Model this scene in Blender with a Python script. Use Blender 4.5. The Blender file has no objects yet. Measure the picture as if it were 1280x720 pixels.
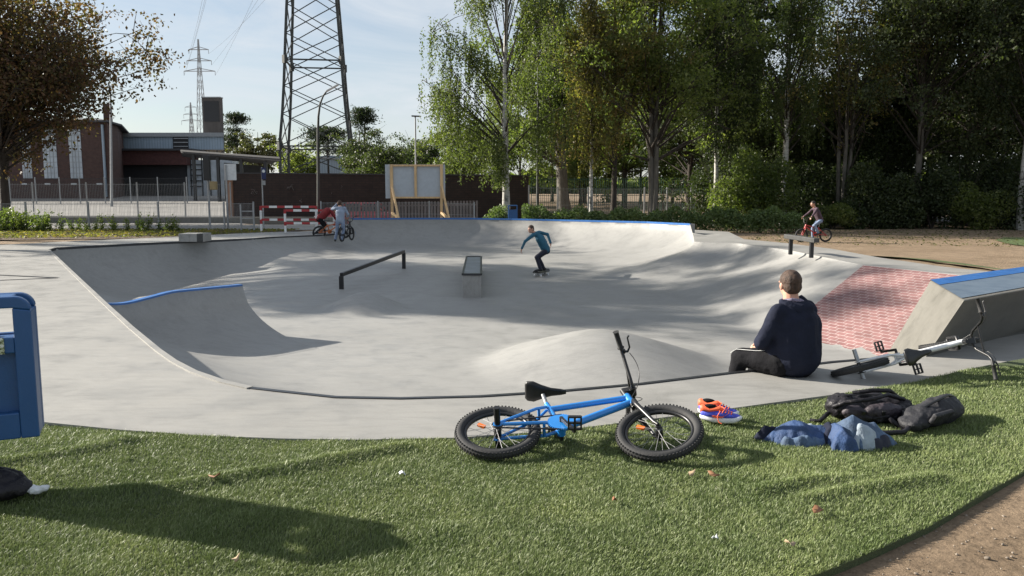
import bpy, bmesh, math, random
import numpy as np
from mathutils import Vector, Matrix, Euler
from mathutils.geometry import delaunay_2d_cdt
random.seed(7); np.random.seed(7)
R = math.radians
scene = bpy.context.scene
col = scene.collection
# ---------------------------------------------------------------- camera
FPX, HOR, H = 1005.0, 240.0, 1.55
PITCH = math.atan((360 - HOR) / FPX)
cp, sp = math.cos(PITCH), math.sin(PITCH)
def ray(px, py):
    u = (px - 640) / FPX; v = (360 - py) / FPX
    return Vector((u, cp + sp * v, -sp + cp * v))
def P(px, py, z=0.0):                       # pixel -> point on the level z
    d = ray(px, py); t = (z - H) / d.z
    return Vector((d.x * t, d.y * t, z))
def A(px, py, Y):                           # pixel -> point at distance Y
    d = ray(px, py); t = Y / d.y
    return Vector((d.x * t, Y, H + d.z * t))
cam = bpy.data.cameras.new('camera'); camo = bpy.data.objects.new('camera', cam); col.objects.link(camo)
camo.location = (0, 0, H); camo.rotation_euler = (math.pi / 2 - PITCH, 0, 0)
cam.sensor_width = 36; cam.lens = 36 * FPX / 1280; cam.clip_end = 3000; cam.clip_start = 0.05
scene.camera = camo
# ---------------------------------------------------------------- materials
def nodes(name):
    m = bpy.data.materials.new(name); m.use_nodes = True
    nt = m.node_tree; b = nt.nodes['Principled BSDF']
    return m, nt, b
def N(nt, t, **kw):
    n = nt.nodes.new(t)
    for k, v in kw.items():
        if k.startswith('_'): setattr(n, k[1:], v)
        else: n.inputs[k.replace('_', ' ')].default_value = v
    return n
def coord(nt, scale=(1, 1, 1), kind='Object'):
    tc = N(nt, 'ShaderNodeTexCoord'); mp = N(nt, 'ShaderNodeMapping'); mp.inputs['Scale'].default_value = scale
    nt.links.new(tc.outputs[kind], mp.inputs[0]); return mp.outputs[0]
def mixc(nt, fac, a, b, mode='MIX'):
    m = N(nt, 'ShaderNodeMix', _data_type='RGBA', _blend_type=mode)
    for s, v in ((m.inputs[0], fac), (m.inputs[6], a), (m.inputs[7], b)):
        if hasattr(v, 'links'): nt.links.new(v, s)
        elif isinstance(v, (int, float)): s.default_value = v
        else: s.default_value = (*v, 1)
    return m.outputs[2]
def ramp(nt, fac, stops):
    r = N(nt, 'ShaderNodeValToRGB'); nt.links.new(fac, r.inputs[0])
    e = r.color_ramp.elements
    while len(e) < len(stops): e.new(0.5)
    for el, (p, c) in zip(e, stops):
        el.position = p; el.color = (*c, 1) if not isinstance(c, (int, float)) else (c, c, c, 1)
    return r.outputs[0]
def noise(nt, vec, scale, detail=4, rough=.55, dist=0):
    n = N(nt, 'ShaderNodeTexNoise', Scale=scale, Detail=detail, Roughness=rough, Distortion=dist)
    nt.links.new(vec, n.inputs['Vector']); return n.outputs['Fac']
def bump(nt, b, h, strength=.3, dist=.01):
    n = N(nt, 'ShaderNodeBump', Strength=strength, Distance=dist)
    nt.links.new(h, n.inputs['Height']); nt.links.new(n.outputs[0], b.inputs['Normal'])
MATS = {}
def mat(name, c, rough=.6, metal=0, var=.12, scale=8, bmp=.15, bscale=60, spec=.5, bdist=.01, coat=0, stretch=(1, 1, 1)):
    if name in MATS: return MATS[name]
    m, nt, b = nodes(name)
    v = coord(nt, stretch)
    f = noise(nt, v, scale, 5)
    lo = tuple(x * (1 - var) for x in c); hi = tuple(min(1, x * (1 + var)) for x in c)
    nt.links.new(ramp(nt, f, [(.3, lo), (.7, hi)]), b.inputs['Base Color'])
    b.inputs['Roughness'].default_value = rough; b.inputs['Metallic'].default_value = metal
    b.inputs['Specular IOR Level'].default_value = spec
    if coat: b.inputs['Coat Weight'].default_value = coat
    if bmp: bump(nt, b, noise(nt, v, bscale, 4), bmp, bdist)
    MATS[name] = m; return m
def concrete(name, c, warm=(1, 1, 1), streak=(2.2, 9, 3), amt=1.0):
    m, nt, b = nodes(name)
    v = coord(nt); vs = coord(nt, streak)
    big = noise(nt, v, .35, 6, .6); mid = noise(nt, v, 2.2, 6, .65, .4); st = noise(nt, vs, 1.6, 7, .7, .6); fine = noise(nt, v, 90, 3)
    c1 = ramp(nt, big, [(.3, tuple(x * (1 - .12 * amt) for x in c)), (.7, tuple(x * (1 + .07 * amt) for x in c))])
    c2 = mixc(nt, 1.0, c1, ramp(nt, st, [(.3, 1 - .16 * amt), (.52, 1.0), (.75, 1.0)]), 'MULTIPLY')
    c3 = mixc(nt, 1.0, c2, ramp(nt, mid, [(.28, 1 - .17 * amt), (.5, 1.0)]), 'MULTIPLY')
    c4 = mixc(nt, .7, c3, ramp(nt, fine, [(.3, .88), (.6, 1.0)]), 'MULTIPLY')
    dk = noise(nt, v, 7, 8, .75); c5 = mixc(nt, 1.0, c4, ramp(nt, dk, [(.25, .78), (.33, 1.0)]), 'MULTIPLY')
    # scuffs, tyre marks and fine cracks
    sc = noise(nt, coord(nt, (.55, 2.6, 1)), 1.1, 9, .82, 1.4); c5 = mixc(nt, 1.0, c5, ramp(nt, sc, [(.46, 1.0), (.487, .93), (.505, .95), (.53, 1.0)]), 'MULTIPLY')
    nt.links.new(c5, b.inputs['Base Color'])
    nt.links.new(ramp(nt, mid, [(.3, .42), (.7, .72)]), b.inputs['Roughness'])
    b.inputs['Specular IOR Level'].default_value = .35
    bump(nt, b, st, .12, .01)
    MATS[name] = m; return m
def brickmat(name, c1, c2, mort, sx, sz, rot=(0, 0, 0), bw=.5, mortar=.02, kind='Object'):
    m, nt, b = nodes(name)
    tc = N(nt, 'ShaderNodeTexCoord'); mp = N(nt, 'ShaderNodeMapping'); mp.inputs['Rotation'].default_value = rot
    nt.links.new(tc.outputs[kind], mp.inputs[0])
    br = N(nt, 'ShaderNodeTexBrick', Scale=1.0); br.inputs['Brick Width'].default_value = sx; br.inputs['Row Height'].default_value = sz
    br.inputs['Mortar Size'].default_value = mortar; br.inputs['Color1'].default_value = (*c1, 1); br.inputs['Color2'].default_value = (*c2, 1); br.inputs['Mortar'].default_value = (*mort, 1)
    nt.links.new(mp.outputs[0], br.inputs[0])
    v = coord(nt); f = noise(nt, v, 3, 6)
    nt.links.new(mixc(nt, 1, br.outputs[0], ramp(nt, f, [(.3, .75), (.65, 1.1)]), 'MULTIPLY'), b.inputs['Base Color'])
    b.inputs['Roughness'].default_value = .8
    bump(nt, b, br.outputs['Fac'], -.3, .01)
    MATS[name] = m; return m
def leafmat(name, stops, trans=.35, rough=.5):
    m, nt, b = nodes(name)
    g = N(nt, 'ShaderNodeNewGeometry'); oi = N(nt, 'ShaderNodeObjectInfo')
    tc = coord(nt); big = noise(nt, tc, .55, 3)
    ad = N(nt, 'ShaderNodeMath', _operation='MULTIPLY_ADD'); nt.links.new(g.outputs['Random Per Island'], ad.inputs[0]); ad.inputs[1].default_value = .55
    m2 = N(nt, 'ShaderNodeMath', _operation='MULTIPLY_ADD'); nt.links.new(big, m2.inputs[0]); m2.inputs[1].default_value = .9; m2.inputs[2].default_value = -.22
    nt.links.new(m2.outputs[0], ad.inputs[2])
    c = ramp(nt, ad.outputs[0], stops)
    hs = N(nt, 'ShaderNodeHueSaturation'); nt.links.new(c, hs.inputs['Color'])
    mv = N(nt, 'ShaderNodeMath', _operation='MULTIPLY_ADD'); nt.links.new(oi.outputs['Random'], mv.inputs[0]); mv.inputs[1].default_value = .35; mv.inputs[2].default_value = .82
    nt.links.new(mv.outputs[0], hs.inputs['Value'])
    mh = N(nt, 'ShaderNodeMath', _operation='MULTIPLY_ADD'); nt.links.new(oi.outputs['Random'], mh.inputs[0]); mh.inputs[1].default_value = -.03; mh.inputs[2].default_value = .515
    nt.links.new(mh.outputs[0], hs.inputs['Hue']); hs.inputs['Saturation'].default_value = .82
    nt.links.new(hs.outputs[0], b.inputs['Base Color']); b.inputs['Roughness'].default_value = rough; b.inputs['Specular IOR Level'].default_value = .3
    t = N(nt, 'ShaderNodeBsdfTranslucent'); nt.links.new(mixc(nt, 1, hs.outputs[0], (1.3, 1.5, .5), 'MULTIPLY'), t.inputs[0])
    mx = N(nt, 'ShaderNodeMixShader'); mx.inputs[0].default_value = trans
    nt.links.new(b.outputs[0], mx.inputs[1]); nt.links.new(t.outputs[0], mx.inputs[2])
    nt.links.new(mx.outputs[0], nt.nodes['Material Output'].inputs[0])
    MATS[name] = m; return m
# ---------------------------------------------------------------- mesh builder
class MB:
    def __init__(s): s.v = []; s.f = []; s.sm = []
    def add(s, vs, fs, smooth=False):
        o = len(s.v); s.v += [tuple(p) for p in vs]; s.f += [tuple(i + o for i in f) for f in fs]; s.sm += [smooth] * len(fs); return s
    def box(s, c, size, rot=None):
        hx, hy, hz = size[0] / 2, size[1] / 2, size[2] / 2
        vs = [Vector((x, y, z)) for x in (-hx, hx) for y in (-hy, hy) for z in (-hz, hz)]
        if rot is not None:
            M = rot if isinstance(rot, Matrix) else Euler(rot).to_matrix()
            vs = [M @ p for p in vs]
        c = Vector(c)
        return s.add([p + c for p in vs], [(0, 1, 3, 2), (4, 6, 7, 5), (0, 4, 5, 1), (2, 3, 7, 6), (0, 2, 6, 4), (1, 5, 7, 3)])
    def bar(s, p0, p1, w, h, up=(0, 0, 1)):
        p0, p1 = Vector(p0), Vector(p1); d = (p1 - p0); L = d.length; d.normalize(); up = Vector(up)
        if abs(d.dot(up)) > .98: up = Vector((0, 1, 0))
        x = d.cross(up).normalized(); y = x.cross(d)
        M = Matrix((x, d, y)).transposed()
        return s.box((p0 + p1) / 2, (w, L, h), M)
    def tube(s, pts, r, n=8, cap=True, smooth=True):
        pts = [Vector(p) for p in pts]; m = len(pts)
        rs = r if isinstance(r, (list, tuple)) else [r] * m
        T = []
        for i in range(m):
            a = pts[max(0, i - 1)]; b = pts[min(m - 1, i + 1)]; T.append((b - a).normalized())
        ref = Vector((0, 0, 1)) if abs(T[0].z) < .9 else Vector((1, 0, 0))
        x = T[0].cross(ref).normalized(); vs = []
        for i in range(m):
            x = (x - T[i] * x.dot(T[i])).normalized(); y = T[i].cross(x)
            for k in range(n):
                a = 2 * math.pi * k / n; vs.append(pts[i] + (x * math.cos(a) + y * math.sin(a)) * rs[i])
        fs = [(i * n + k, i * n + (k + 1) % n, (i + 1) * n + (k + 1) % n, (i + 1) * n + k) for i in range(m - 1) for k in range(n)]
        s.add(vs, fs, smooth)
        if cap:
            s.add([vs[k] for k in range(n)], [tuple(range(n))[::-1]]); s.add([vs[(m - 1) * n + k] for k in range(n)], [tuple(range(n))])
        return s
    def cap(s, p0, p1, r0, r1=None, n=12, sq=None):      # tapered capsule
        r1 = r0 if r1 is None else r1
        p0, p1 = Vector(p0), Vector(p1); d = p1 - p0; L = d.length
        if L < 1e-6: return s.ell(p0, (r0, r0, r0))
        d.normalize(); pts = []; rs = []
        for k in range(5):
            a = math.pi / 2 * (k / 4.0) ; pts.append(p0 - d * r0 * math.cos(a)); rs.append(max(1e-4, r0 * math.sin(a)))
        for k in range(5):
            a = math.pi / 2 * (k / 4.0); pts.append(p1 + d * r1 * math.sin(a)); rs.append(max(1e-4, r1 * math.cos(a)))
        return s.tube(pts, rs, n)
    def ell(s, c, r, rot=None, n=14, m=9):
        vs = []; c = Vector(c); M = Euler(rot).to_matrix() if rot is not None and not isinstance(rot, Matrix) else rot
        for i in range(m + 1):
            a = math.pi * i / m
            for k in range(n):
                b = 2 * math.pi * k / n
                p = Vector((r[0] * math.sin(a) * math.cos(b), r[1] * math.sin(a) * math.sin(b), r[2] * math.cos(a)))
                vs.append((M @ p if M else p) + c)
        fs = [(i * n + k, (i + 1) * n + k, (i + 1) * n + (k + 1) % n, i * n + (k + 1) % n) for i in range(m) for k in range(n)]
        return s.add(vs, fs, True)
    def prism(s, poly, z0, z1):                      # poly in xy
        n = len(poly)
        vs = [(p[0], p[1], z0) for p in poly] + [(p[0], p[1], z1) for p in poly]
        return s.add(vs, [tuple(range(n))[::-1], tuple(range(n, 2 * n))] + [(i, (i + 1) % n, (i + 1) % n + n, i + n) for i in range(n)])
    def torus(s, c, axis, Rr, r, n=48, m=10, flat=1.0):
        c = Vector(c); ax = Vector(axis).normalized()
        ref = Vector((0, 0, 1)) if abs(ax.z) < .9 else Vector((1, 0, 0))
        x = ax.cross(ref).normalized(); y = ax.cross(x); vs = []
        for i in range(n):
            a = 2 * math.pi * i / n; d = x * math.cos(a) + y * math.sin(a)
            for k in range(m):
                b = 2 * math.pi * k / m; vs.append(c + d * (Rr + r * math.cos(b)) + ax * r * flat * math.sin(b))
        return s.add(vs, [(i * m + k, ((i + 1) % n) * m + k, ((i + 1) % n) * m + (k + 1) % m, i * m + (k + 1) % m) for i in range(n) for k in range(m)], True)
    def xf(s, M):
        s.v = [tuple(M @ Vector(p)) for p in s.v]; return s
    def mesh(s, name):
        me = bpy.data.meshes.new(name); me.from_pydata(s.v, [], s.f)
        me.polygons.foreach_set('use_smooth', s.sm); me.update(); return me
    def build(s, name, m, parent=None, label=None, bevel=0, world=False):
        me = s.mesh(name)
        return link(name, me, m, parent, label, bevel, world)
def link(name, me, m, parent=None, label=None, bevel=0, world=False):
    if m is not None: me.materials.clear(); me.materials.append(MATS[m] if isinstance(m, str) else m)
    o = bpy.data.objects.new(name, me); col.objects.link(o)
    if parent is not None:
        o.parent = parent
        if world: me.transform(parent.matrix_basis.inverted())
    if label: o['label'] = label
    if bevel:
        b = o.modifiers.new('bevel', 'BEVEL'); b.width = bevel; b.segments = 2; b.limit_method = 'ANGLE'; b.harden_normals = False
    return o
def tag(o, label=None, cat=None, group=None, kind=None):
    if label: o['label'] = label
    if cat: o['category'] = cat
    if group: o['group'] = group
    if kind: o['kind'] = kind
    return o
def thing(name, label, cat, loc=(0, 0, 0), rz=0, group=None, M=None):
    o = bpy.data.objects.new(name, None); col.objects.link(o); o.empty_display_size = .1
    if M is not None: o.matrix_basis = M
    else: o.location = loc; o.rotation_euler = (0, 0, rz)
    bpy.context.view_layer.update()
    return tag(o, label, cat, group)
def dup(o, label=None, parent=None, group=None):
    c = o.copy(); col.objects.link(c)
    if parent is not None: c.parent = parent
    if label: c['label'] = label
    if group: c['group'] = group
    for ch in list(o.children): dup(ch, None, c)
    return c
def remesh(mb, voxel=.015, smooth=3, extra=None):     # one continuous skin from overlapping volumes
    me = mb.mesh('tmp'); o = bpy.data.objects.new('tmp', me); col.objects.link(o)
    r = o.modifiers.new('r', 'REMESH'); r.mode = 'VOXEL'; r.voxel_size = voxel; r.use_smooth_shade = True
    s = o.modifiers.new('s', 'SMOOTH'); s.iterations = smooth; s.factor = .5
    if extra: extra(o)
    dg = bpy.context.evaluated_depsgraph_get(); dg.update()
    out = bpy.data.meshes.new_from_object(o.evaluated_get(dg)); bpy.data.objects.remove(o); bpy.data.meshes.remove(me)
    out.polygons.foreach_set('use_smooth', [True] * len(out.polygons)); return out
def fold(strength, size, ridged=True):                 # cloth wrinkles as real displacement
    def f(o):
        t = bpy.data.textures.new('folds', 'CLOUDS'); t.noise_scale = size; t.noise_depth = 2; t.noise_type = 'HARD_NOISE' if ridged else 'SOFT_NOISE'
        d = o.modifiers.new('d', 'DISPLACE'); d.texture = t; d.strength = strength; d.mid_level = .5; d.texture_coords = 'LOCAL'
    return f
def inpoly(x, y, poly):
    x = np.asarray(x); y = np.asarray(y); c = np.zeros(x.shape, bool); n = len(poly)
    for i in range(n):
        x0, y0 = poly[i][0], poly[i][1]; x1, y1 = poly[(i + 1) % n][0], poly[(i + 1) % n][1]
        if y0 == y1: continue
        k = ((y0 > y) != (y1 > y)) & (x < (x1 - x0) * (y - y0) / (y1 - y0) + x0); c ^= k
    return c
def sstep(a, b, x):
    t = np.clip((x - a) / (b - a), 0, 1); return t * t * (3 - 2 * t)
def segdist(x, y, a, b):
    dx, dy = b[0] - a[0], b[1] - a[1]; L2 = dx * dx + dy * dy + 1e-12
    t = np.clip(((x - a[0]) * dx + (y - a[1]) * dy) / L2, 0, 1)
    return np.hypot(x - a[0] - t * dx, y - a[1] - t * dy), t
def resample(poly, step, closed=True):
    out = []; n = len(poly)
    for i in range(n if closed else n - 1):
        a = poly[i]; b = poly[(i + 1) % n]; L = math.hypot(b[0] - a[0], b[1] - a[1]); k = max(1, int(L / step))
        for j in range(k): out.append(tuple(a[q] + (b[q] - a[q]) * j / k for q in range(len(a))))
    if not closed: out.append(tuple(poly[-1]))
    return out
def cdt_mesh(name, outer, holes, pts, zf, m, smooth=True, skirt=0):
    loops = [outer] + holes; vs = []; es = []
    for lp in loops:
        o = len(vs); vs += [Vector((p[0], p[1])) for p in lp]; es += [(o + i, o + (i + 1) % len(lp)) for i in range(len(lp))]
    vs += [Vector((p[0], p[1])) for p in pts]
    v2, e2, f2, *_ = delaunay_2d_cdt(vs, es, [], 0, 1e-5)
    xy = np.array([(p.x, p.y) for p in v2]); z = zf(xy[:, 0], xy[:, 1])
    f2 = np.array([f for f in f2 if len(f) == 3]); cen = xy[f2].mean(axis=1)
    keep = inpoly(cen[:, 0], cen[:, 1], outer)
    for h in holes: keep &= ~inpoly(cen[:, 0], cen[:, 1], h)
    f2 = f2[keep]
    a = xy[f2[:, 1]] - xy[f2[:, 0]]; b = xy[f2[:, 2]] - xy[f2[:, 0]]; cr = a[:, 0] * b[:, 1] - a[:, 1] * b[:, 0]
    f2[cr < 0] = f2[cr < 0][:, ::-1]
    verts = [(xy[i, 0], xy[i, 1], z[i]) for i in range(len(xy))]; faces = [tuple(int(k) for k in f) for f in f2]
    mb = MB(); mb.add(verts, faces, smooth)
    if skirt:
        for lp in loops[:1]:
            n = len(lp); X = np.array([p[0] for p in lp]); Y = np.array([p[1] for p in lp]); Z = zf(X, Y)
            mb.add([(X[i], Y[i], Z[i]) for i in range(n)] + [(X[i], Y[i], Z[i] - skirt) for i in range(n)], [(i, (i + 1) % n, (i + 1) % n + n, i + n) for i in range(n)])
    return mb
# ================================================================ MATERIALS
concrete('deck_concrete', (.292, .285, .267), streak=(1.5, 7, 3), amt=.85)
concrete('bowl_concrete', (.292, .288, .275), streak=(2.0, 5, 5), amt=.75)
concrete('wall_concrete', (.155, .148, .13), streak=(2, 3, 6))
concrete('ledge_concrete', (.36, .35, .33), streak=(6, 6, 2), amt=1.5)
mat('steel_dark', (.045, .047, .052), .38, .6, bmp=.05)
mat('black_steel', (.018, .018, .02), .42, .2, bmp=.05)
mat('coping_blue', (.03, .125, .36), .35, 0, var=.15, bmp=.05)
mat('galv', (.32, .33, .34), .5, .5, bmp=.05)
mat('white_paint', (.72, .73, .72), .5, bmp=.05)
mat('asphalt', (.16, .155, .15), .85, var=.25, scale=.8, bmp=.3, bscale=150)
mat('yard_paving', (.22, .21, .195), .85, var=.15, scale=.25, bmp=.2)
mat('mulch', (.11, .075, .045), .95, var=.6, scale=14, bmp=1, bscale=30, bdist=.05)
# dirt / earth with scattered colour
def earth():
    m, nt, b = nodes('earth'); v = coord(nt)
    a = noise(nt, v, .5, 8, .7); f = noise(nt, v, 22, 8, .75); g = noise(nt, v, 3.5, 6, .7)
    c = ramp(nt, a, [(.3, (.20, .145, .095)), (.7, (.30, .225, .155))])
    c = mixc(nt, 1, c, ramp(nt, f, [(.32, .55), (.5, 1.0), (.72, 1.25)]), 'MULTIPLY')
    c = mixc(nt, 1, c, ramp(nt, g, [(.3, .75), (.6, 1.05)]), 'MULTIPLY')
    nt.links.new(c, b.inputs['Base Color']); b.inputs['Roughness'].default_value = .95; b.inputs['Specular IOR Level'].default_value = .15
    bump(nt, b, f, .9, .03); MATS['earth'] = m
earth()
def turfm():
    m, nt, b = nodes('turf_base'); v = coord(nt)
    a = noise(nt, v, 1.2, 5); f = noise(nt, v, 180, 3)
    c = ramp(nt, a, [(.3, (.05, .07, .026)), (.7, (.08, .10, .04))])
    c = mixc(nt, 1, c, ramp(nt, f, [(.3, .5), (.7, 1.5)]), 'MULTIPLY')
    nt.links.new(c, b.inputs['Base Color']); b.inputs['Roughness'].default_value = .9; bump(nt, b, f, 1, .01); MATS['turf_base'] = m
turfm()
def blades_mat():
    m, nt, b = nodes('turf_blade'); g = N(nt, 'ShaderNodeNewGeometry'); v = coord(nt)
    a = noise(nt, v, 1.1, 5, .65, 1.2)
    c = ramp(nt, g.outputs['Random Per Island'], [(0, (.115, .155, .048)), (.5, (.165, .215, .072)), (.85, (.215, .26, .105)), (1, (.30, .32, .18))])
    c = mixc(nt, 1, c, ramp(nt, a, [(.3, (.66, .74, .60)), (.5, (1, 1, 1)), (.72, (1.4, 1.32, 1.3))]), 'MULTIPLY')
    nt.links.new(c, b.inputs['Base Color']); b.inputs['Roughness'].default_value = .5; b.inputs['Specular IOR Level'].default_value = .35
    t = N(nt, 'ShaderNodeBsdfTranslucent'); nt.links.new(c, t.inputs[0]); mx = N(nt, 'ShaderNodeMixShader'); mx.inputs[0].default_value = .25
    nt.links.new(b.outputs[0], mx.inputs[1]); nt.links.new(t.outputs[0], mx.inputs[2]); nt.links.new(mx.outputs[0], nt.nodes['Material Output'].inputs[0]); MATS['turf_blade'] = m
blades_mat()
mat('lawn', (.075, .11, .03), .9, var=.4, scale=3, bmp=1, bscale=60, bdist=.05)
brickmat('paver_red', (.19, .088, .084), (.26, .135, .128), (.44, .38, .365), .175, .084, mortar=.0044, kind='UV')

# ================================================================ BOWL OUTLINE  (x, y, z, transition width, 0 = curved .. 1 = flat bank)
def o_(px, py, z, w, k=0): p = P(px, py, z); return (p.x, p.y, z, w, k)
def oD(px, D, z, w, k=0): return ((px - 640) / FPX * D * 1.0, D, z, w, k)
TL = P(1078, 331, .2); bdir = Vector((.4, -.92, 0)).normalized(); bn = Vector((-.92, -.4, 0)).normalized()
TR = TL + bdir * 4.35
OUT = [o_(1107, 447, 0, .7), o_(1040, 452.5, 0, .7), o_(980, 459.5, 0, .7), o_(915, 466, 0, .7), o_(800, 480, 0, .7), o_(700, 489, 0, .8), o_(600, 495.5, 0, 1.), o_(500, 498, 0, 1.3),
       o_(420, 496.5, 0, 1.6), o_(350, 489, 0, 1.8), o_(315, 485, 0, 1.9), o_(280, 477, 0, 1.9), o_(245, 465, 0, 2.0), o_(220, 452, 0, 2.0), o_(200, 438, 0, 2.0), o_(165, 409, 0, 2.0), o_(130, 377, 0, 2.2), o_(95, 344, 0, 2.2), o_(62, 312.5, 0, 2.2),
       o_(70, 309.8, 0, 2.2), o_(120, 307, 0, 2.2), o_(200, 303, 0, 2.1), o_(318, 298, 0, 1.9), o_(324, 297.4, 0, 1.8), o_(345, 296, 0, 1.8), o_(405, 293.5, 0, 1.7),
       oD(431, 30.9, 0, 1.2), oD(441, 32.3, .5, 1.3), oD(520, 32.6, .5, 1.3), oD(590, 32.5, .5, 1.3), oD(640, 31.8, .5, 1.5), oD(700, 30.6, .5, 1.8), oD(760, 29.2, .51, 2.2), oD(808, 28.0, .52, 2.6),
       oD(862, 26.2, .52, 2.8), oD(867, 24.6, .17, 2.9, .2), o_(868, 302, .2, 3.0, .3), o_(925, 304.5, .2, 3.0, .4), o_(985, 312.5, .2, 2.8, .6), (TL.x, TL.y, .2, 2.6, 1), (TR.x, TR.y, .2, 2.6, 1), (7.9, 9.9, .1, .6, 0), (5.9, 8.9, 0, .6, 0)]
OUTR = resample(OUT, .25)
def floorz(y, x=0.0): return -.8 + .25 * sstep(18, 27, y) * sstep(-10.5, -8.5, x) - .5 * (1 - sstep(-10.6, -5.0, x)) * sstep(12.5, 16, y) * (1 - sstep(25, 27.5, y))
def bowlz(x, y):
    x = np.asarray(x, float); y = np.asarray(y, float); F = floorz(y, x); z = F.copy(); n = len(OUT)
    for i in range(n):
        a, b = OUT[i], OUT[(i + 1) % n]; d, t = segdist(x, y, a, b)
        z0 = a[2] + (b[2] - a[2]) * t; w = a[3] + (b[3] - a[3]) * t; k = a[4] + (b[4] - a[4]) * t
        u = np.clip(d / w, 0, 1); q = 1 - np.sqrt(np.clip(1 - (1 - u) ** 2, 0, 1)); l = 1 - u
        q = q * .86 + .14 * l * l
        z = np.maximum(z, F + (z0 - F) * (q * (1 - k) + l * k))
    # concrete humps
    for cx, cy, rx, ry, hh, rot, pw in ((1.22, 10.9, 1.68, 1.9, .56, .2, 1.0), (-3.0, 16.2, .9, 1.1, .42, 0, 1.1)):
        c, s_ = math.cos(rot), math.sin(rot); dx = (x - cx) * c + (y - cy) * s_; dy = -(x - cx) * s_ + (y - cy) * c
        r = (np.abs(dx / rx) ** 1.7 + np.abs(dy / ry) ** 1.7) ** (1 / 1.7); r = np.sqrt(r * r + .05)
        z = np.maximum(z, F + hh * np.clip(1.05 - r, 0, 1) ** pw)
    return z
pts = []
ox = np.array([p[0] for p in OUT]); 
def dist_out(x, y):
    d = np.full(np.shape(x), 1e9)
    for i in range(len(OUT)): d = np.minimum(d, segdist(x, y, OUT[i], OUT[(i + 1) % len(OUT)])[0])
    return d
area = sum(OUT[i][0] * OUT[(i + 1) % len(OUT)][1] - OUT[(i + 1) % len(OUT)][0] * OUT[i][1] for i in range(len(OUT)))
sg = 1 if area > 0 else -1
for d_ in (.02, .05, .1, .17, .27, .4, .56, .75, 1.0):
    for i in range(len(OUTR)):
        a, b = OUTR[i - 1], OUTR[(i + 1) % len(OUTR)]; tx, ty = b[0] - a[0], b[1] - a[1]; L = math.hypot(tx, ty) + 1e-9
        pts.append((OUTR[i][0] - sg * ty / L * d_, OUTR[i][1] + sg * tx / L * d_, d_))
pa = np.array(pts); ok = inpoly(pa[:, 0], pa[:, 1], OUT) & (dist_out(pa[:, 0], pa[:, 1]) > pa[:, 2] * .93); pa = pa[ok, :2]
gx, gy = np.meshgrid(np.arange(-13, 9, .21), np.arange(6, 33, .21)); gx = gx.ravel() + np.random.uniform(-.03, .03, gx.size); gy = gy.ravel() + np.random.uniform(-.03, .03, gy.size)
ok = inpoly(gx, gy, OUT) & (dist_out(gx, gy) > 1.12); pa = np.vstack([pa, np.c_[gx[ok], gy[ok]]])
def bowl_edge(x, y):
    z = bowlz(x, y); d = dist_out(x, y); k = d < 1e-3
    if k.any():
        xx, yy = np.asarray(x)[k], np.asarray(y)[k]; best = np.full(xx.shape, 1e9); zz = z[k].copy()
        for i in range(len(OUT)):
            dd, t = segdist(xx, yy, OUT[i], OUT[(i + 1) % len(OUT)]); q = dd < best; best = np.where(q, dd, best); zz = np.where(q, OUT[i][2] + (OUT[(i + 1) % len(OUT)][2] - OUT[i][2]) * t, zz)
        z[k] = zz
    return z
o = cdt_mesh('bowl_floor', [p[:2] for p in OUTR], [], pa.tolist(), bowl_edge, None).build('skate_bowl', 'bowl_concrete'); tag(o, kind='structure')

# ================================================================ DECK
def deckz(x, y):
    x = np.asarray(x, float); y = np.asarray(y, float)
    return .2 * sstep(9, 12, y) * sstep(3.0, 5.2, x + (y - 20) * .02)
DK = [tuple(P(px, py, 0)[:2]) for px, py in ((-420, 470), (-150, 500), (0, 522), (50, 527), (150, 537), (250, 544), (350, 548), (450, 549.5), (570, 547), (700, 538), (850, 519), (960, 504), (1070, 489.5), (1180, 477), (1280, 462), (1420, 440))]
DK += [(11.5, 11.0), (9.6, 12.0)] + [tuple(P(px, py, .2)[:2]) for px, py in ((1280, 344), (1180, 333.5), (1100, 322), (1040, 311), (980, 303.5), (930, 299))] + [(7.4, 27.5), (5.6, 30.6), (1.6, 33.4), (-2, 34.3), (-6.7, 34.4), (-8.3, 31.8)]
DK += [tuple(P(px, py, 0)[:2]) for px, py in ((320, 290.5), (200, 297), (100, 301), (0, 306), (-200, 316), (-500, 335))]
DKR = resample(DK, .5)
gx, gy = np.meshgrid(np.arange(-24, 13, .7), np.arange(3, 36, .7)); gx = gx.ravel(); gy = gy.ravel()
def polyd(x, y, poly):
    d = np.full(np.shape(x), 1e9)
    for i in range(len(poly)): d = np.minimum(d, segdist(x, y, poly[i], poly[(i + 1) % len(poly)])[0])
    return d
ok = inpoly(gx, gy, DK) & ~inpoly(gx, gy, OUT) & (dist_out(gx, gy) > .15) & (polyd(gx, gy, DK) > .2)
def deck_edge(x, y):
    z = deckz(x, y); d = dist_out(x, y); k = d < 1e-3
    if k.any():
        e = bowl_edge(np.asarray(x)[k], np.asarray(y)[k]); z[k] = np.minimum(e, np.where(e > .3, .06, e))
    return z
o = cdt_mesh('deck', DKR, [[p[:2] for p in OUTR]], np.c_[gx[ok], gy[ok]].tolist(), deck_edge, None, skirt=.5).build('skatepark_deck', 'deck_concrete'); tag(o, kind='structure')

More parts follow.
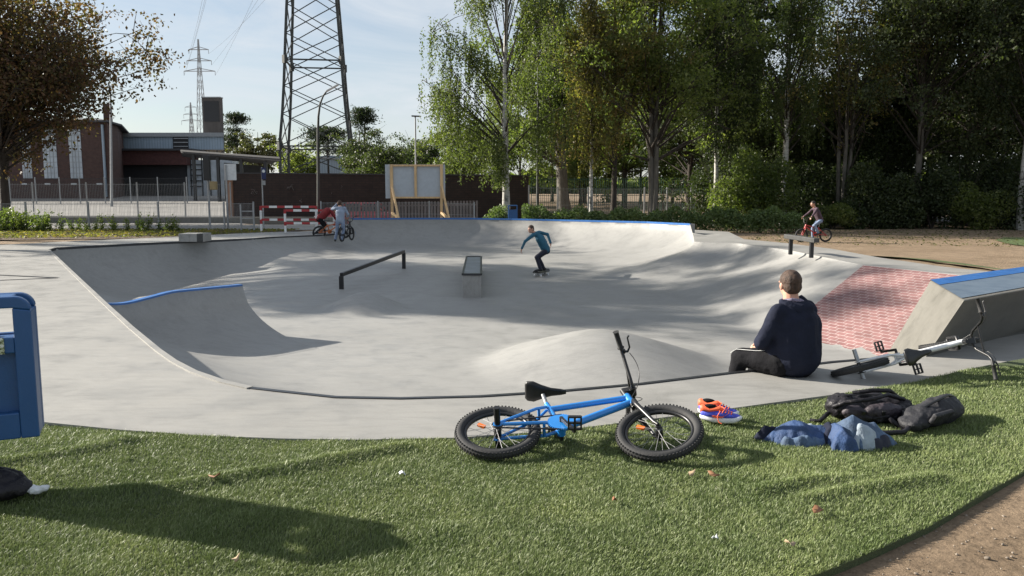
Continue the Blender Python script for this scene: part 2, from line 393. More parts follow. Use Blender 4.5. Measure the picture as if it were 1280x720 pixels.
# raised back quarter: shelf behind the coping and its rear wall
def strip(pts, inner, outer, z_top, z_bot=None):
    mb = MB(); n = len(pts); L = []; Rr = []
    for i in range(n):
        a = pts[max(0, i - 1)]; b = pts[min(n - 1, i + 1)]; t = Vector((b[0] - a[0], b[1] - a[1])); t.normalize(); nn = Vector((-t.y, t.x)) * sg
        z = pts[i][2]
        L.append((pts[i][0] + nn.x * inner, pts[i][1] + nn.y * inner, z)); Rr.append((pts[i][0] + nn.x * outer, pts[i][1] + nn.y * outer, z))
    prof = [(0, z_bot), (0, z_top), (1, z_top), (1, z_bot)]
    vs = []
    for i in range(n):
        for s_, dz in prof:
            q = (Rr if s_ else L)[i]; vs.append((q[0], q[1], q[2] + dz))
    m = 4
    fs = [(i * m + k, i * m + (k + 1) % m, (i + 1) * m + (k + 1) % m, (i + 1) * m + k) for i in range(n - 1) for k in range(m)]
    mb.add(vs, fs + [(0, 1, 2, 3), tuple((n - 1) * m + k for k in (3, 2, 1, 0))]); return mb
iW0 = next(i for i, p in enumerate(OUT) if p[2] == .5); iW1 = max(i for i, p in enumerate(OUT) if p[2] > .3)
wallpts = resample(OUT[iW0:iW1 + 1], .4, closed=False)
t = thing('quarter_pipe', 'long raised concrete quarter pipe wall with blue coping at the back of the bowl', 'quarter pipe', (0, 32, 0))
strip(wallpts, -.005, -.22, -.004, -.45).build('shelf', 'deck_concrete', t, world=True)
strip(wallpts, .015, -.055, .014, -.05).build('coping', 'coping_blue', t, world=True)
# blue painted flank of the raised wall (left end)
mb = MB(); a0 = Vector(OUT[iW0][:3]); 
prof = [(0, .5), (.08, .25), (.25, -.02), (.5, -.24), (.85, -.42), (1.25, -.54)]
q = []
for dd, zz in prof:
    b = Vector((a0.x + dd * .55 - .03, a0.y - dd, zz)); q.append((b + Vector((-.07, 0, .02)), b + Vector((.03, -.02, .03))))
vs = [v for pr in q for v in pr] + [Vector((a0.x - .1, a0.y + .1, .5)), Vector((a0.x - .1, a0.y, -.1))]
for i in range(len(q) - 1): mb.add([q[i][0], q[i][1], q[i + 1][1], q[i + 1][0], q[i][0] - Vector((0, 0, .12)), q[i + 1][0] - Vector((0, 0, .12))], [(0, 1, 2, 3), (0, 3, 5, 4)])
mb.build('flank_strip', 'coping_blue', t, world=True)
strip([(a0.x - .1, a0.y + .3, .5), (a0.x - .08, a0.y - .1, .5)], .06, -.06, .012, -.5).build('end_wall', 'deck_concrete', t, world=True)

# steel edge along the near lip, pale concrete nose further left
near = resample(OUT[0:11], .3, closed=False)
o = strip(near, .012, -.035, .008, -.06).build('edge_rail', 'steel_dark'); tag(o, 'dark flush steel edging along the near rim of the bowl, where the man sits', 'steel edging')
nl = resample(OUT[10:19], .3, closed=False)
o = strip(nl, .012, -.05, .012, -.06).build('edge_nosing', 'deck_concrete'); tag(o, 'pale rounded concrete nosing along the left rim of the bowl', 'edge nosing')
bl = resample(OUT[18:27], .3, closed=False)
o = strip(bl, .012, -.04, .008, -.06).build('edge_rail', 'steel_dark'); tag(o, 'thin grey steel edging along the far left rim of the bowl', 'steel edging')

# ---------------------------------------------------------------- blue-coped spine ramp in the left of the bowl
sA = P(128, 378, 0.0); sB = P(303, 359, 0.0); dirv = (sB - sA); Ls = dirv.length; dirv.normalize(); nf = Vector((dirv.y, -dirv.x, 0))
t = thing('spine_ramp', 'curved concrete spine ramp with wavy blue coping in the left part of the bowl', 'ramp', (sA.x, sA.y, -.8))
mb = MB(); n = 26; prof = []; rows = []
for i in range(n + 1):
    s_ = i / n; base = sA + dirv * (Ls * s_); zt = -.07 * math.exp(-((s_ - .13) / .17) ** 2) + .035 * sstep(.3, .5, s_)
    zt += .02 * (1 - s_); row = []
    row.append(base - nf * 1.25 + Vector((0, 0, -.86))); row.append(base - nf * .12 + Vector((0, 0, zt - .045))); row.append(base - nf * .1 + Vector((0, 0, zt)))
    row.append(base + Vector((0, 0, zt)))
    for k in range(1, 17):
        u = k / 16; w = 2.0; zz = -.8 + (zt + .8) * ((1 - math.sqrt(1 - (1 - u) ** 2)) * .9 + .1 * (1 - u) ** 2)
        row.append(base + nf * (w * u) + Vector((0, 0, zz - (.03 if k == 16 else 0))))
    rows.append(row)
m_ = len(rows[0])
mb.add([v for r in rows for v in r], [(i * m_ + k, i * m_ + k + 1, (i + 1) * m_ + k + 1, (i + 1) * m_ + k) for i in range(n) for k in range(m_ - 1)], True)
last = rows[-1]; c0 = len(last); mb.add(list(last) + [last[-1] - Vector((0, 0, .2)), last[0] - Vector((0, 0, .2))], [tuple(range(c0 + 2))])
mb.build('ramp_body', 'bowl_concrete', t, world=True)
mb = MB()
cpts = [(r[3] + nf * .008) for r in rows]; tp = [(r[2] - nf * .005) for r in rows]; vs = []
for a_, b_ in zip(cpts, tp): vs += [a_ + Vector((0, 0, .012)), b_ + Vector((0, 0, .012)), b_ + Vector((0, 0, -.03)), a_ + Vector((0, 0, -.085))]
mb.add(vs, [(i * 4 + k, i * 4 + (k + 1) % 4, (i + 1) * 4 + (k + 1) % 4, (i + 1) * 4 + k) for i in range(n) for k in range(4)] + [(0, 1, 2, 3), tuple(n * 4 + k for k in (3, 2, 1, 0))])
mb.build('coping', 'coping_blue', t, world=True)

# ---------------------------------------------------------------- brick paved bank
mb = MB(); nu, nv = 40, 40; vs = []; uv = []
for j in range(nv + 1):
    for i in range(nu + 1):
        t_ = j / nv * 2.56; s0 = .05 + .7 * j / nv; s_ = s0 + (4.2 - s0) * i / nu
        p = TL + bdir * s_ + bn * (t_ + .03); z = float(bowlz(np.array([p.x]), np.array([p.y]))[0])
        vs.append((p.x, p.y, z + .008)); uv.append((s_, t_))
fs = [(j * (nu + 1) + i, (j + 1) * (nu + 1) + i, (j + 1) * (nu + 1) + i + 1, j * (nu + 1) + i + 1) for j in range(nv) for i in range(nu)]
mb.add(vs, fs, True); me = mb.mesh('brick_bank'); ul = me.uv_layers.new(name='UVMap')
for l in me.loops: ul.data[l.index].uv = uv[l.vertex_index]
o = link('brick_bank', me, 'paver_red'); tag(o, 'sloped bank paved with red bricks and pale joints beside the seated man', 'brick bank')

# ---------------------------------------------------------------- wedge ledge on the right
wB = P(1157, 446, 0); wC = P(1205, 375.5, .55); wD = P(1163, 350.5, .55); wE = P(1560, 332, .55); wF = P(1620, 318.6, .55)
nn_ = (wC - wB).cross(wD - wB); rA = ray(1106, 447.5); cam0 = Vector((0, 0, H)); wA = cam0 + rA * ((wB - cam0).dot(nn_) / rA.dot(nn_))
wC2 = P(1280, 362, .55); ne = wC + (wC2 - wC).normalized() * 4.2; fe = wD + (ne - wC) * 1.0
nb = wB + (wC2 - wC).normalized() * 4.6
lo = Vector((0, 0, -.35))
mb = MB(); pts8 = [wA, wB, wC, wD, ne, fe, nb, Vector((wD.x + .12, wD.y + .12, 0)), Vector((fe.x + .1, fe.y + .1, 0))]
ptsl = [p + lo for p in (wA, wB, nb, Vector((fe.x + .1, fe.y + .1, 0)), Vector((wD.x + .12, wD.y + .12, 0)))]
mb.add(pts8 + ptsl, [(0, 1, 2, 3), (3, 2, 4, 5), (1, 6, 4, 2), (0, 3, 7), (3, 5, 8, 7), (6, 8, 5, 4), (9, 10, 1, 0), (10, 11, 6, 1), (11, 12, 8, 6), (12, 13, 7, 8), (13, 9, 0, 7)])
t = thing('wedge_ledge', 'angular concrete wedge ledge with blue-painted top right of the brick bank', 'ledge', (wB.x, wB.y, 0))
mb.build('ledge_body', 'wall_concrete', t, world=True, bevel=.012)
mb = MB(); e = .012; up = Vector((0, 0, .006))
i0 = wD + (wC - wD) * .03; 
f1 = wD + (fe - wD).normalized() * .05; g1 = wC + (ne - wC).normalized() * .05
q4 = [wD.lerp(wC, .0) + up, wD.lerp(wC, .42) + up, ne.lerp(fe, .58) + up, fe + up]
mb.add([wD + up, wD.lerp(wC, .93) + up, ne.lerp(fe, .07) + up, fe + up, wD - up * 8, fe - up * 8], [(0, 1, 2, 3), (0, 3, 5, 4)])
def bluetop():
    m, nt, b = nodes('worn_blue'); v = coord(nt); f = noise(nt, v, 4, 8, .7); ob = N(nt, 'ShaderNodeSeparateXYZ')
    c = ramp(nt, f, [(.25, (.07, .10, .15)), (.5, (.11, .15, .20)), (.8, (.15, .19, .24))])
    nt.links.new(c, b.inputs['Base Color']); b.inputs['Roughness'].default_value = .4; MATS['worn_blue'] = m
bluetop()
mb.build('top_paint', 'worn_blue', t, world=True)
u2 = up * 1.7; MB().add([wD + u2, wD.lerp(wC, .30) + u2, ne.lerp(fe, .70) + u2, fe + u2], [(0, 1, 2, 3)]).build('coping', 'coping_blue', t, world=True)

# ---------------------------------------------------------------- joint lines on the left deck
mb = MB()
for a_, b_ in (((-60, 353), (72, 347.5)), ((72, 347.5), (-60, 341))):
    p, q_ = P(*a_, .0), P(*b_, .0); d = (q_ - p).normalized(); nn = Vector((-d.y, d.x, 0)) * .05
    mb.add([p - nn + Vector((0, 0, .004)), p + nn + Vector((0, 0, .004)), q_ + nn + Vector((0, 0, .004)), q_ - nn + Vector((0, 0, .004))], [(0, 1, 2, 3)])
o = mb.build('deck_joint', 'steel_dark'); tag(o, kind='structure')

# ================================================================ TERRAIN
DKs = DK
TURF = [(-14, -3.5)] + [(-14, 5.4)] + [(p[0], p[1] - .0) for p in DK[0:16]][1:] 
# turf border against the earth (lower right)
BORD = [tuple(P(px, py, .0)[:2]) for px, py in ((1420, 510), (1340, 548), (1280, 586), (1220, 620), (1160, 655), (1100, 682), (1050, 703), (1000, 722))] + [(.6, 2.6), (-.6, 1.6), (-3, 0.6), (-8, -2)]
TURF = [(-14, 5.2)] + DK[1:16] + [(7.6, 6.2)] + BORD + [(-14, -3)]
ridges = [([(-2, 618), (100, 618), (180, 610), (260, 600), (380, 583), (500, 560)], .035, .07), ([(-2, 578), (90, 566), (160, 552)], .03, .07), ([(600, 610), (480, 632), (300, 600)], .0, .1),
          ([(950, 612), (1010, 601), (1060, 600)], .028, .06), ([(1010, 622), (1090, 610), (1170, 596)], .028, .06), ([(150, 545), (158, 575)], .012, .03), ([(300, 650), (430, 668), (560, 660)], .015, .12)]
def gz(x, y):
    x = np.asarray(x, float); y = np.asarray(y, float)
    z = -.05 + 0 * x
    z = z - .32 * sstep(24, 30, y + .9 * x - 3) * sstep(-4, 4, x) * 1.0
    z = z - .0 * y
    z = np.where(x > 4, z, z)
    z = z - .25 * sstep(9.5, 12, x) * sstep(10, 14, y) * (1 - sstep(24, 30, y + .9 * x - 3))
    z = z + 1.1 * sstep(58, 100, y) - .40 * np.exp(-(((x + 8.6) / 4) ** 4 + ((y - 43.5) / 2.6) ** 4))
    z = z + .13 * sstep(2.6, 5.5, x + .25 * (y - 4)) * (1 - sstep(9, 11, y)) * sstep(1, 3.6, y)
    return z
def turfz(x, y):
    z = gz(x, y) + .034
    x = np.asarray(x, float); y = np.asarray(y, float)
    for pl, h_, w_ in ridges:
        q = [P(a, b, 0) for a, b in pl]; d = np.full(x.shape, 1e9)
        for i in range(len(q) - 1): d = np.minimum(d, segdist(x, y, q[i], q[i + 1])[0])
        z = z + h_ * np.exp(-(d / w_) ** 2)
    z = z + .012 * np.sin(x * 2.3 + np.sin(y * 3.1)) * np.sin(y * 2.7 + 1.3 * np.sin(x * 1.9)) 
    e = polyd(x, y, DK[1:16] + [(11.5, 11.), (-14, 8)]); 
    return z
gx, gy = np.meshgrid(np.arange(-5, 5.5, .06), np.arange(2.2, 6.6, .06)); gx = gx.ravel(); gy = gy.ravel()
ok = inpoly(gx, gy, TURF) & (polyd(gx, gy, TURF) > .03); g1 = np.c_[gx[ok], gy[ok]]
gx, gy = np.meshgrid(np.arange(-14, 9, .5), np.arange(-4, 8, .5)); gx = gx.ravel(); gy = gy.ravel()
ok = inpoly(gx, gy, TURF) & (polyd(gx, gy, TURF) > .1) & ~((gx > -5.1) & (gx < 5.5) & (gy > 2.1) & (gy < 6.7)); g2 = np.c_[gx[ok], gy[ok]]
TURFR = resample(TURF, .12)
# uneven cut edge against the earth
TURFR2 = []
for p in TURFR:
    TURFR2.append(p)
o = cdt_mesh('turf', TURFR2, [], np.vstack([g1, g2]).tolist(), turfz, None, skirt=.045).build('turf', 'turf_base'); tag(o, kind='structure')

# one ground sheet to the horizon, sunk under the deck and bowl
def axis(lo, hi, fine0, fine1, st, grow=1.35):
    a = list(np.arange(fine0, fine1, st)); s_ = st; x = fine1
    while x < hi: a.append(x); s_ *= grow; x += s_
    a.append(hi); s_ = st; x = fine0 - st
    while x > lo: a.insert(0, x); s_ *= grow; x -= s_
    a.insert(0, lo); return np.array(a)
ax_, ay_ = axis(-1500, 1500, -26, 30, .5), axis(-60, 2200, -4, 60, .5)
X, Y = np.meshgrid(ax_, ay_); Z = gz(X, Y)
rough = .012 * np.sin(X * 5.1 + 3 * np.sin(Y * 1.7)) * np.sin(Y * 4.3 + 2 * np.sin(X * 2.1)) * (Y < 60)
Z = Z + rough
inside = inpoly(X, Y, DK) & (polyd(X, Y, DK) > .72)
Z = np.where(inpoly(X, Y, DK), np.minimum(Z, -.12), Z); Z = np.where(inside, -2.2, Z)
nx, ny = len(ax_), len(ay_)
vs = np.c_[X.ravel(), Y.ravel(), Z.ravel()].tolist(); fs = [(j * nx + i, j * nx + i + 1, (j + 1) * nx + i + 1, (j + 1) * nx + i) for j in range(ny - 1) for i in range(nx - 1)]
mb = MB(); mb.add(vs, fs, True); o = mb.build('ground', 'earth'); tag(o, kind='structure')
def patch(name, poly, m, dz, step=1.0, zf=gz):
    pr = resample(poly, step); xs = [p[0] for p in poly]; ys = [p[1] for p in poly]
    gx, gy = np.meshgrid(np.arange(min(xs), max(xs), step), np.arange(min(ys), max(ys), step)); gx = gx.ravel(); gy = gy.ravel()
    ok = inpoly(gx, gy, poly) & (polyd(gx, gy, poly) > step * .3)
    o = cdt_mesh(name, pr, [], np.c_[gx[ok], gy[ok]].tolist(), lambda x, y: zf(x, y) + dz, None).build(name, m); tag(o, kind='structure'); return o
patch('mulch_bed', [(-40, 27.5), (-21, 25.6), (-12.1, 27.6), (-9, 31.4), (-8.6, 33.6), (-40, 34.2)], 'mulch', .03)
patch('pavement', [(-60, 34.3), (-9, 33.8), (-2, 35), (8, 37.2), (8, 38.3), (-2, 36.4), (-9, 39.2), (-60, 40)], 'yard_paving', .02)
patch('road', [(-80, 40.3), (-9, 39.5), (-2, 36.8), (9, 38.8), (9, 44.5), (-13, 45), (-13, 52), (-80, 54)], 'asphalt', .016, 1.5)
patch('yard', [(-90, 54.4), (-13.2, 52.4), (-13.2, 46), (-5, 60), (-10, 100), (-90, 101)], 'yard_paving', .03, 3)
patch('path', [(9.6, 52.5), (60, 52.5), (60, 60), (9.6, 60)], 'yard_paving', .03, 2)
mat('gravel_grey', (.27, .26, .24), .9, var=.3, scale=12, bmp=.8, bscale=80)
# lawn slivers right of the deck
patch('lawn', [tuple(P(px, py, -.1)[:2]) for px, py in ((880, 300), (960, 303), (1040, 311.5), (1100, 323), (1180, 334), (1280, 345), (1420, 364), (1420, 347), (1280, 334), (1180, 324), (1100, 316), (1040, 307.5), (960, 301))], 'lawn', .05, .4)
patch('lawn', [tuple(P(px, py, -.37)[:2]) for px, py in ((1244, 301), (1262, 306), (1290, 309.5), (1450, 315), (1450, 300), (1290, 298), (1255, 297.5))], 'lawn', .03, .8)
# ================================================================ OBJECT MATERIALS
mat('bike_blue', (.02, .22, .62), .3, .1, var=.05, bmp=0, coat=.5)
mat('bike_white', (.68, .69, .70), .3, .1, var=.05, bmp=0, coat=.4)
mat('bike_red', (.45, .03, .03), .35, var=.05, bmp=0, coat=.3)
mat('bike_black', (.014, .014, .015), .35, .1, bmp=0)
mat('rubber', (.022, .022, .023), .75, bmp=.2)
mat('chrome', (.36, .37, .38), .4, .8, bmp=0)
mat('spoke_steel', (.22, .22, .23), .6, .5, bmp=0)
mat('grip', (.012, .012, .012), .7, bmp=.3)
mat('saddle_black', (.012, .012, .013), .38, bmp=.1)
mat('orange_plastic', (.7, .16, .02), .35, bmp=0)
mat('bin_blue', (.016, .078, .22), .42, var=.08, bmp=.12, bscale=120, scale=3)
mat('bin_dark', (.01, .035, .09), .5, bmp=.05)
mat('navy_cloth', (.018, .021, .036), .9, var=.2, scale=5, bmp=.5, bscale=35, spec=.1)
mat('black_cloth', (.010, .010, .012), .9, var=.25, scale=5, bmp=.5, bscale=35, spec=.15)
mat('nylon_black', (.011, .010, .013), .5, var=.4, scale=8, bmp=.8, bscale=13, bdist=.03, spec=.3)
mat('skin', (.50, .27, .19), .5, var=.08, bmp=.1)
mat('hair_brown', (.055, .030, .019), .7, var=.5, scale=40, bmp=.9, bscale=140, stretch=(1, 1, .25))
mat('hair_dark', (.02, .014, .01), .7, var=.4, scale=40, bmp=.6, bscale=90)
mat('teal_cloth', (.02, .10, .16), .85, var=.15, bmp=.3, bscale=30)
mat('jeans_dark', (.018, .02, .035), .85, var=.2, bmp=.3, bscale=60)
mat('jeans_light', (.17, .22, .32), .85, var=.25, bmp=.3, bscale=60)
mat('red_cloth', (.18, .015, .018), .85, var=.2, bmp=.3)
mat('greyblue_cloth', (.24, .29, .38), .85, var=.15, bmp=.3)
mat('maroon_cloth', (.06, .035, .05), .85, var=.2, bmp=.3)
mat('plaid', (.17, .15, .21), .85, var=.7, scale=60, bmp=.3)
mat('blue_cloth', (.024, .058, .15), .75, var=.4, scale=9, bmp=.7, bscale=16, bdist=.03)
mat('denim_mid', (.065, .105, .175), .85, var=.45, scale=12, bmp=.7, bscale=16, bdist=.03)
mat('pale_cloth', (.26, .31, .36), .8, var=.25, scale=9, bmp=.7, bscale=16, bdist=.03)
mat('white_cloth', (.62, .64, .66), .7, bmp=.4)
mat('shoe_blue', (.05, .07, .50), .6, var=.3, scale=30, bmp=.3)
mat('shoe_orange', (.80, .14, .05), .6, var=.1, bmp=.3)
mat('shoe_white', (.72, .72, .75), .5, bmp=.1)
mat('eye_white', (.7, .7, .68), .3, bmp=0)
mat('wood_raw', (.62, .42, .22), .7, var=.2, scale=3, stretch=(4, 4, .6), bmp=.3)

def xfp(M, pts): return [M @ Vector(p) for p in pts]

# ================================================================ BMX BIKE
def bmx(name, label, frame_m, M, steer=0, pegs=True, saddle=True, group=None, lever=True, reflector=True, detail=True, crank=0, fork_m='bike_black', bar_m='bike_black', sprocket_m=None, rim_m='bike_black', cat='bicycle', bar_rot=0, hand_wide=.32, bar_h=.20):
    t = thing(name, label, cat, M=M, group=group)
    Rw = .222; rt = .028; ax0 = Vector((0, 0, .25)); ax1 = Vector((.93, 0, .25)); BB = Vector((.37, 0, .285))
    S0 = Vector((.29, 0, .52)); H0 = Vector((.805, 0, .545)); H1 = Vector((.775, 0, .645))
    sd = (H1 - H0).normalized(); MS = Matrix.Translation(H0) @ Matrix.Rotation(steer, 4, sd) @ Matrix.Translation(-H0)
    def wheel(c, MX, rear):
        w = thing('wheel', None, None); w.parent = t
        tm = MB().torus((0, 0, 0), (0, 1, 0), Rw, rt, 56, 10)
        if detail:
            for i in range(72):
                a = 2 * math.pi * i / 72
                for k, yy in ((0, 0), (.5, .018), (.5, -.018)):
                    aa = a + k * 2 * math.pi / 72; rr = Rw + rt * (.97 if yy == 0 else .78)
                    q = Matrix.Rotation(-aa, 3, 'Y'); tm.box((rr * math.cos(aa), yy, rr * math.sin(aa)), (.006, .011, .009), q)
        tm.xf(MX @ Matrix.Translation(c)).build('tyre', 'rubber', w)
        rm = MB().torus((0, 0, 0), (0, 1, 0), Rw - rt - .004, .011, 56, 8, flat=1.3); rm.xf(MX @ Matrix.Translation(c)).build('rim', rim_m, w)
        sm = MB(); nn = 28 if detail else 14
        for i in range(nn):
            a = 2 * math.pi * i / nn; b = a + (.5 if i % 4 < 2 else -.5); y0 = .028 if i % 2 else -.028
            sm.tube([(.02 * math.cos(b), y0, .02 * math.sin(b)), ((Rw - rt - .008) * math.cos(a), 0, (Rw - rt - .008) * math.sin(a))], .0013 if detail else .002, 4, smooth=False)
        sm.xf(MX @ Matrix.Translation(c)).build('spokes', 'spoke_steel', w)
        hm = MB().tube([(0, -.045, 0), (0, -.03, 0), (0, -.028, 0), (0, .028, 0), (0, .03, 0), (0, .045, 0)], [.016, .016, .022, .022, .016, .016], 12)
        hm.tube([(0, -.065, 0), (0, .065, 0)], .006, 8); hm.xf(MX @ Matrix.Translation(c)).build('hub', 'bike_black', w)
        if reflector and detail:
            MB().box((-.10, 0, .06), (.05, .014, .022), (0, R(35), 0)).xf(MX @ Matrix.Translation(c)).build('reflector', 'orange_plastic', w)
        return w
    I = Matrix.Identity(4); wheel(ax0, I, True); wheel(ax1, MS, False)
    f = MB()
    f.tube([S0 + Vector((.012, 0, -.03)), H1 - sd * .02], .019, 12); f.tube([BB, H0 + sd * .03], .023, 12); f.tube([BB, S0 + Vector((-.01, 0, .03))], .0165, 12)
    f.tube([H0, H1], .024, 14); f.tube([BB - Vector((0, .04, 0)), BB + Vector((0, .04, 0))], .026, 14)
    for s_ in (-1, 1):
        d = Vector((0, s_ * .05, 0)); f.tube([BB + Vector((-.02, s_ * .02, 0)), BB + Vector((-.09, s_ * .045, -.005)), ax0 + d], .0105, 8)
        f.tube([S0 + Vector((-.01, s_ * .012, -.02)), S0 + Vector((-.07, s_ * .04, -.085)), ax0 + d + Vector((0, 0, .01))], .0095, 8)
        f.box(ax0 + d, (.05, .006, .035))
    f.tube([ax0 + Vector((.27, -.045, .02)), ax0 + Vector((.27, .045, .02))], .009, 8)
    f.tube([Vector((.235, -.04, .44)), Vector((.235, .04, .44))], .009, 8)
    fo = f.build('frame', frame_m, t)
    # fork
    k = MB(); cr = H0 - sd * .018
    k.tube([H0 - sd * .035, H0], .022, 12)
    for s_ in (-1, 1):
        d = Vector((0, s_ * .052, 0)); k.tube([cr + Vector((0, s_ * .0, -.0)), cr + d * .95 - sd * .012, cr + d - sd * .06, ax1 + d + Vector((-.02, 0, .03)), ax1 + d], [.017, .017, .0155, .012, .011], 10)
    k.xf(MS).build('fork', fork_m, t)
    # stem, bars
    st = MB(); c0 = H1 + sd * .045; c1 = c0 + Vector((.055, 0, .005))
    st.tube([H1, H1 + sd * .07], .02, 12); st.bar(c0, c1, .045, .042); st.tube([c1 - Vector((0, .028, 0)), c1 + Vector((0, .028, 0))], .022, 12)
    st.xf(MS).build('stem', 'bike_black', t)
    hw = hand_wide; bh = bar_h; BR = MS @ Matrix.Translation(c1) @ Matrix.Rotation(bar_rot, 4, 'Y') @ Matrix.Translation(-c1)
    pb = []
    for s_ in (-1, 1):
        pb = [c1, c1 + Vector((0, s_ * .045, 0)), c1 + Vector((-.005, s_ * .08, .03)), c1 + Vector((-.02, s_ * .145, bh - .03)), c1 + Vector((-.025, s_ * .175, bh)), c1 + Vector((-.045, s_ * hw, bh + .015))]
        hb = MB().tube(pb, .0112, 10).xf(BR)
        if s_ < 0: hbm = hb
        else:
            hbm.add(hb.v, hb.f, True)
    cb0 = c1 + Vector((-.013, -.118, bh * .58)); cb1 = c1 + Vector((-.013, .118, bh * .58)); x = MB().tube([cb0, cb1], .008, 8).xf(BR); hbm.add(x.v, x.f, True)
    ho = hbm.build('handlebar', bar_m, t)
    for s_ in (-1, 1):
        g0 = c1 + Vector((-.03, s_ * (hw - .105), bh + .006)); g1 = c1 + Vector((-.046, s_ * (hw + .012), bh + .016))
        gm = MB().tube([g0, g0.lerp(g1, .04), g0.lerp(g1, .08), g0.lerp(g1, .95), g1], [.023, .023, .0165, .0165, .021], 12).xf(BR); gm.build('grip', 'grip', ho)
        if lever and (s_ > 0 or detail):
            l0 = c1 + Vector((-.02, s_ * (hw - .13), bh + .004)); lv = MB().tube([l0, l0 + Vector((.03, 0, -.01)), l0 + Vector((.045, s_ * .03, -.012)), l0 + Vector((.04, s_ * .10, -.012)), l0 + Vector((.05, s_ * .115, -.012))], [.010, .008, .006, .005, .006], 8)
            lv.tube([l0 - Vector((0, .012, 0)), l0 + Vector((0, .012, 0))], .017, 10); lv.xf(BR).build('brake_lever', 'bike_black', ho)
    if lever:
        ca = MB(); 
        for s_ in (-1, 1):
            l0 = BR @ (c1 + Vector((.02, s_ * (hw - .14), bh - .01))); e = Vector((.80, s_ * .02, .60)); mid = l0.lerp(e, .5) + Vector((.11, 0, .02))
            pts_ = [l0 * (1 - u) ** 2 + mid * 2 * u * (1 - u) + e * u * u for u in [i / 10 for i in range(11)]]; ca.tube(pts_, .0026, 6)
        ca.build('brake_cable', 'bike_black', t)
    # saddle
    if saddle:
        s = MB(); top = S0 + Vector((-.035, 0, .14)); s.tube([S0 + Vector((-.005, 0, .0)), top], .0125, 10); s.build('seat_post', 'chrome', t)
        sec = [(-.125, .055, .03), (-.11, .072, .035), (-.07, .075, .035), (-.02, .052, .03), (.04, .03, .026), (.10, .022, .022), (.135, .014, .014)]
        vs = []; n = 12
        for xx, wy, hz in sec:
            for q in range(n):
                a = 2 * math.pi * q / n; vs.append(top + Vector((xx + .01, wy * math.cos(a), .035 + .02 * (1 if xx < -.05 else 0) * (abs(xx) - .05) * 8 + hz * .6 * max(-.55, math.sin(a)))))
        m_ = len(sec); fs = [(i * n + q, i * n + (q + 1) % n, (i + 1) * n + (q + 1) % n, (i + 1) * n + q) for i in range(m_ - 1) for q in range(n)] + [tuple(range(n))[::-1], tuple((m_ - 1) * n + q for q in range(n))]
        MB().add(vs, fs, True).build('saddle', 'saddle_black', t)
    # drivetrain
    sp = MB(); spc = BB + Vector((0, -.048, 0)); rs = .075
    sp.tube([spc + Vector((0, .003, 0)), spc - Vector((0, .003, 0))], rs, 36, smooth=False)
    for i in range(36):
        a = 2 * math.pi * i / 36; sp.box(spc + Vector((math.cos(a) * (rs + .003), 0, math.sin(a) * (rs + .003))), (.008, .004, .006), (0, -a, 0))
    sp.build('sprocket', sprocket_m or frame_m, t)
    ch = MB(); r2 = .03; yc = -.048
    for sgn, ra in ((1, rs), (-1, rs)): ch.bar(BB + Vector((0, yc, sgn * ra)), ax0 + Vector((0, yc, sgn * r2)), .006, .008)
    ch.torus(ax0 + Vector((0, yc, 0)), (0, 1, 0), .03, .005, 20, 6); ch.build('chain', 'bike_black', t)
    ck = MB()
    for s_ in (-1, 1):
        a = crank if s_ < 0 else crank + math.pi; e = BB + Vector((math.cos(a) * .16, s_ * .078, math.sin(a) * .16))
        ck.bar(BB + Vector((0, s_ * .07, 0)), e, .014, .022, up=(0, 1, 0))
        pd = MB(); pc = e + Vector((0, s_ * .055, 0)); pd.tube([e, pc], .007, 8)
        for q in (-1, 1): pd.box(pc + Vector((q * .035, 0, 0)), (.010, .085, .02)); pd.box(pc + Vector((0, q * .04, 0)), (.07, .010, .02))
        pd.box(pc, (.012, .085, .018)); pd.box(pc, (.07, .010, .016)); pd.build('pedal', 'bike_black', t, bevel=.002)
    ck.tube([BB - Vector((0, .078, 0)), BB + Vector((0, .078, 0))], .012, 10); ck.build('cranks', 'bike_black', t)
    if pegs:
        for s_ in (-1, 1):
            pg = MB().tube([ax0 + Vector((0, s_ * .055, 0)), ax0 + Vector((0, s_ * .165, 0))], .0185, 14); pg.build('peg', 'bike_black' if frame_m != 'bike_white' else 'chrome', t)
    return t
def frameM(F, U, origin):                    # F forward, U up of the bike in the world
    F = Vector(F).normalized(); U = Vector(U); U = (U - F * U.dot(F)).normalized(); L = U.cross(F)
    M = Matrix((F, L, U)).transposed().to_4x4(); M.translation = Vector(origin); return M
gz1 = lambda x, y: float(gz(np.array([x]), np.array([y]))[0])
# blue bike, on its side on the turf: its top points away from the camera
tau = R(17)
F = Vector((.985, -.06, .012)); U = Vector((0.05, math.cos(tau), math.sin(tau)))
rear = A(622, 541, 4.76)
Mb = frameM(F, U, (0, 0, 0)); Mb.translation = rear - Mb.to_3x3() @ Vector((0, 0, .25))
Mb = Mb @ Matrix.Scale(1.05, 4)
bmx('bmx_bike', 'blue bmx bicycle lying on its side on the artificial turf', 'bike_blue', Mb, steer=R(-9), crank=R(-62), bar_rot=R(-2), hand_wide=.31, bar_h=.19)
# white bike, lying on the concrete, its top towards the camera
F = Vector((.95, .22, .19)); U = Vector((.14, -.93, .30)); rear = A(1076, 459, 6.6)
Mb = frameM(F, U, (0, 0, 0)); Mb.translation = rear - Mb.to_3x3() @ Vector((0, 0, .25))
bmx('bmx_bike', 'white bmx bicycle with black bars lying on the concrete next to the wedge', 'bike_white', Mb @ Matrix.Scale(.94, 4), steer=R(-6), crank=R(75), lever=True, reflector=False, hand_wide=.33, bar_h=.2, rim_m='bike_black')

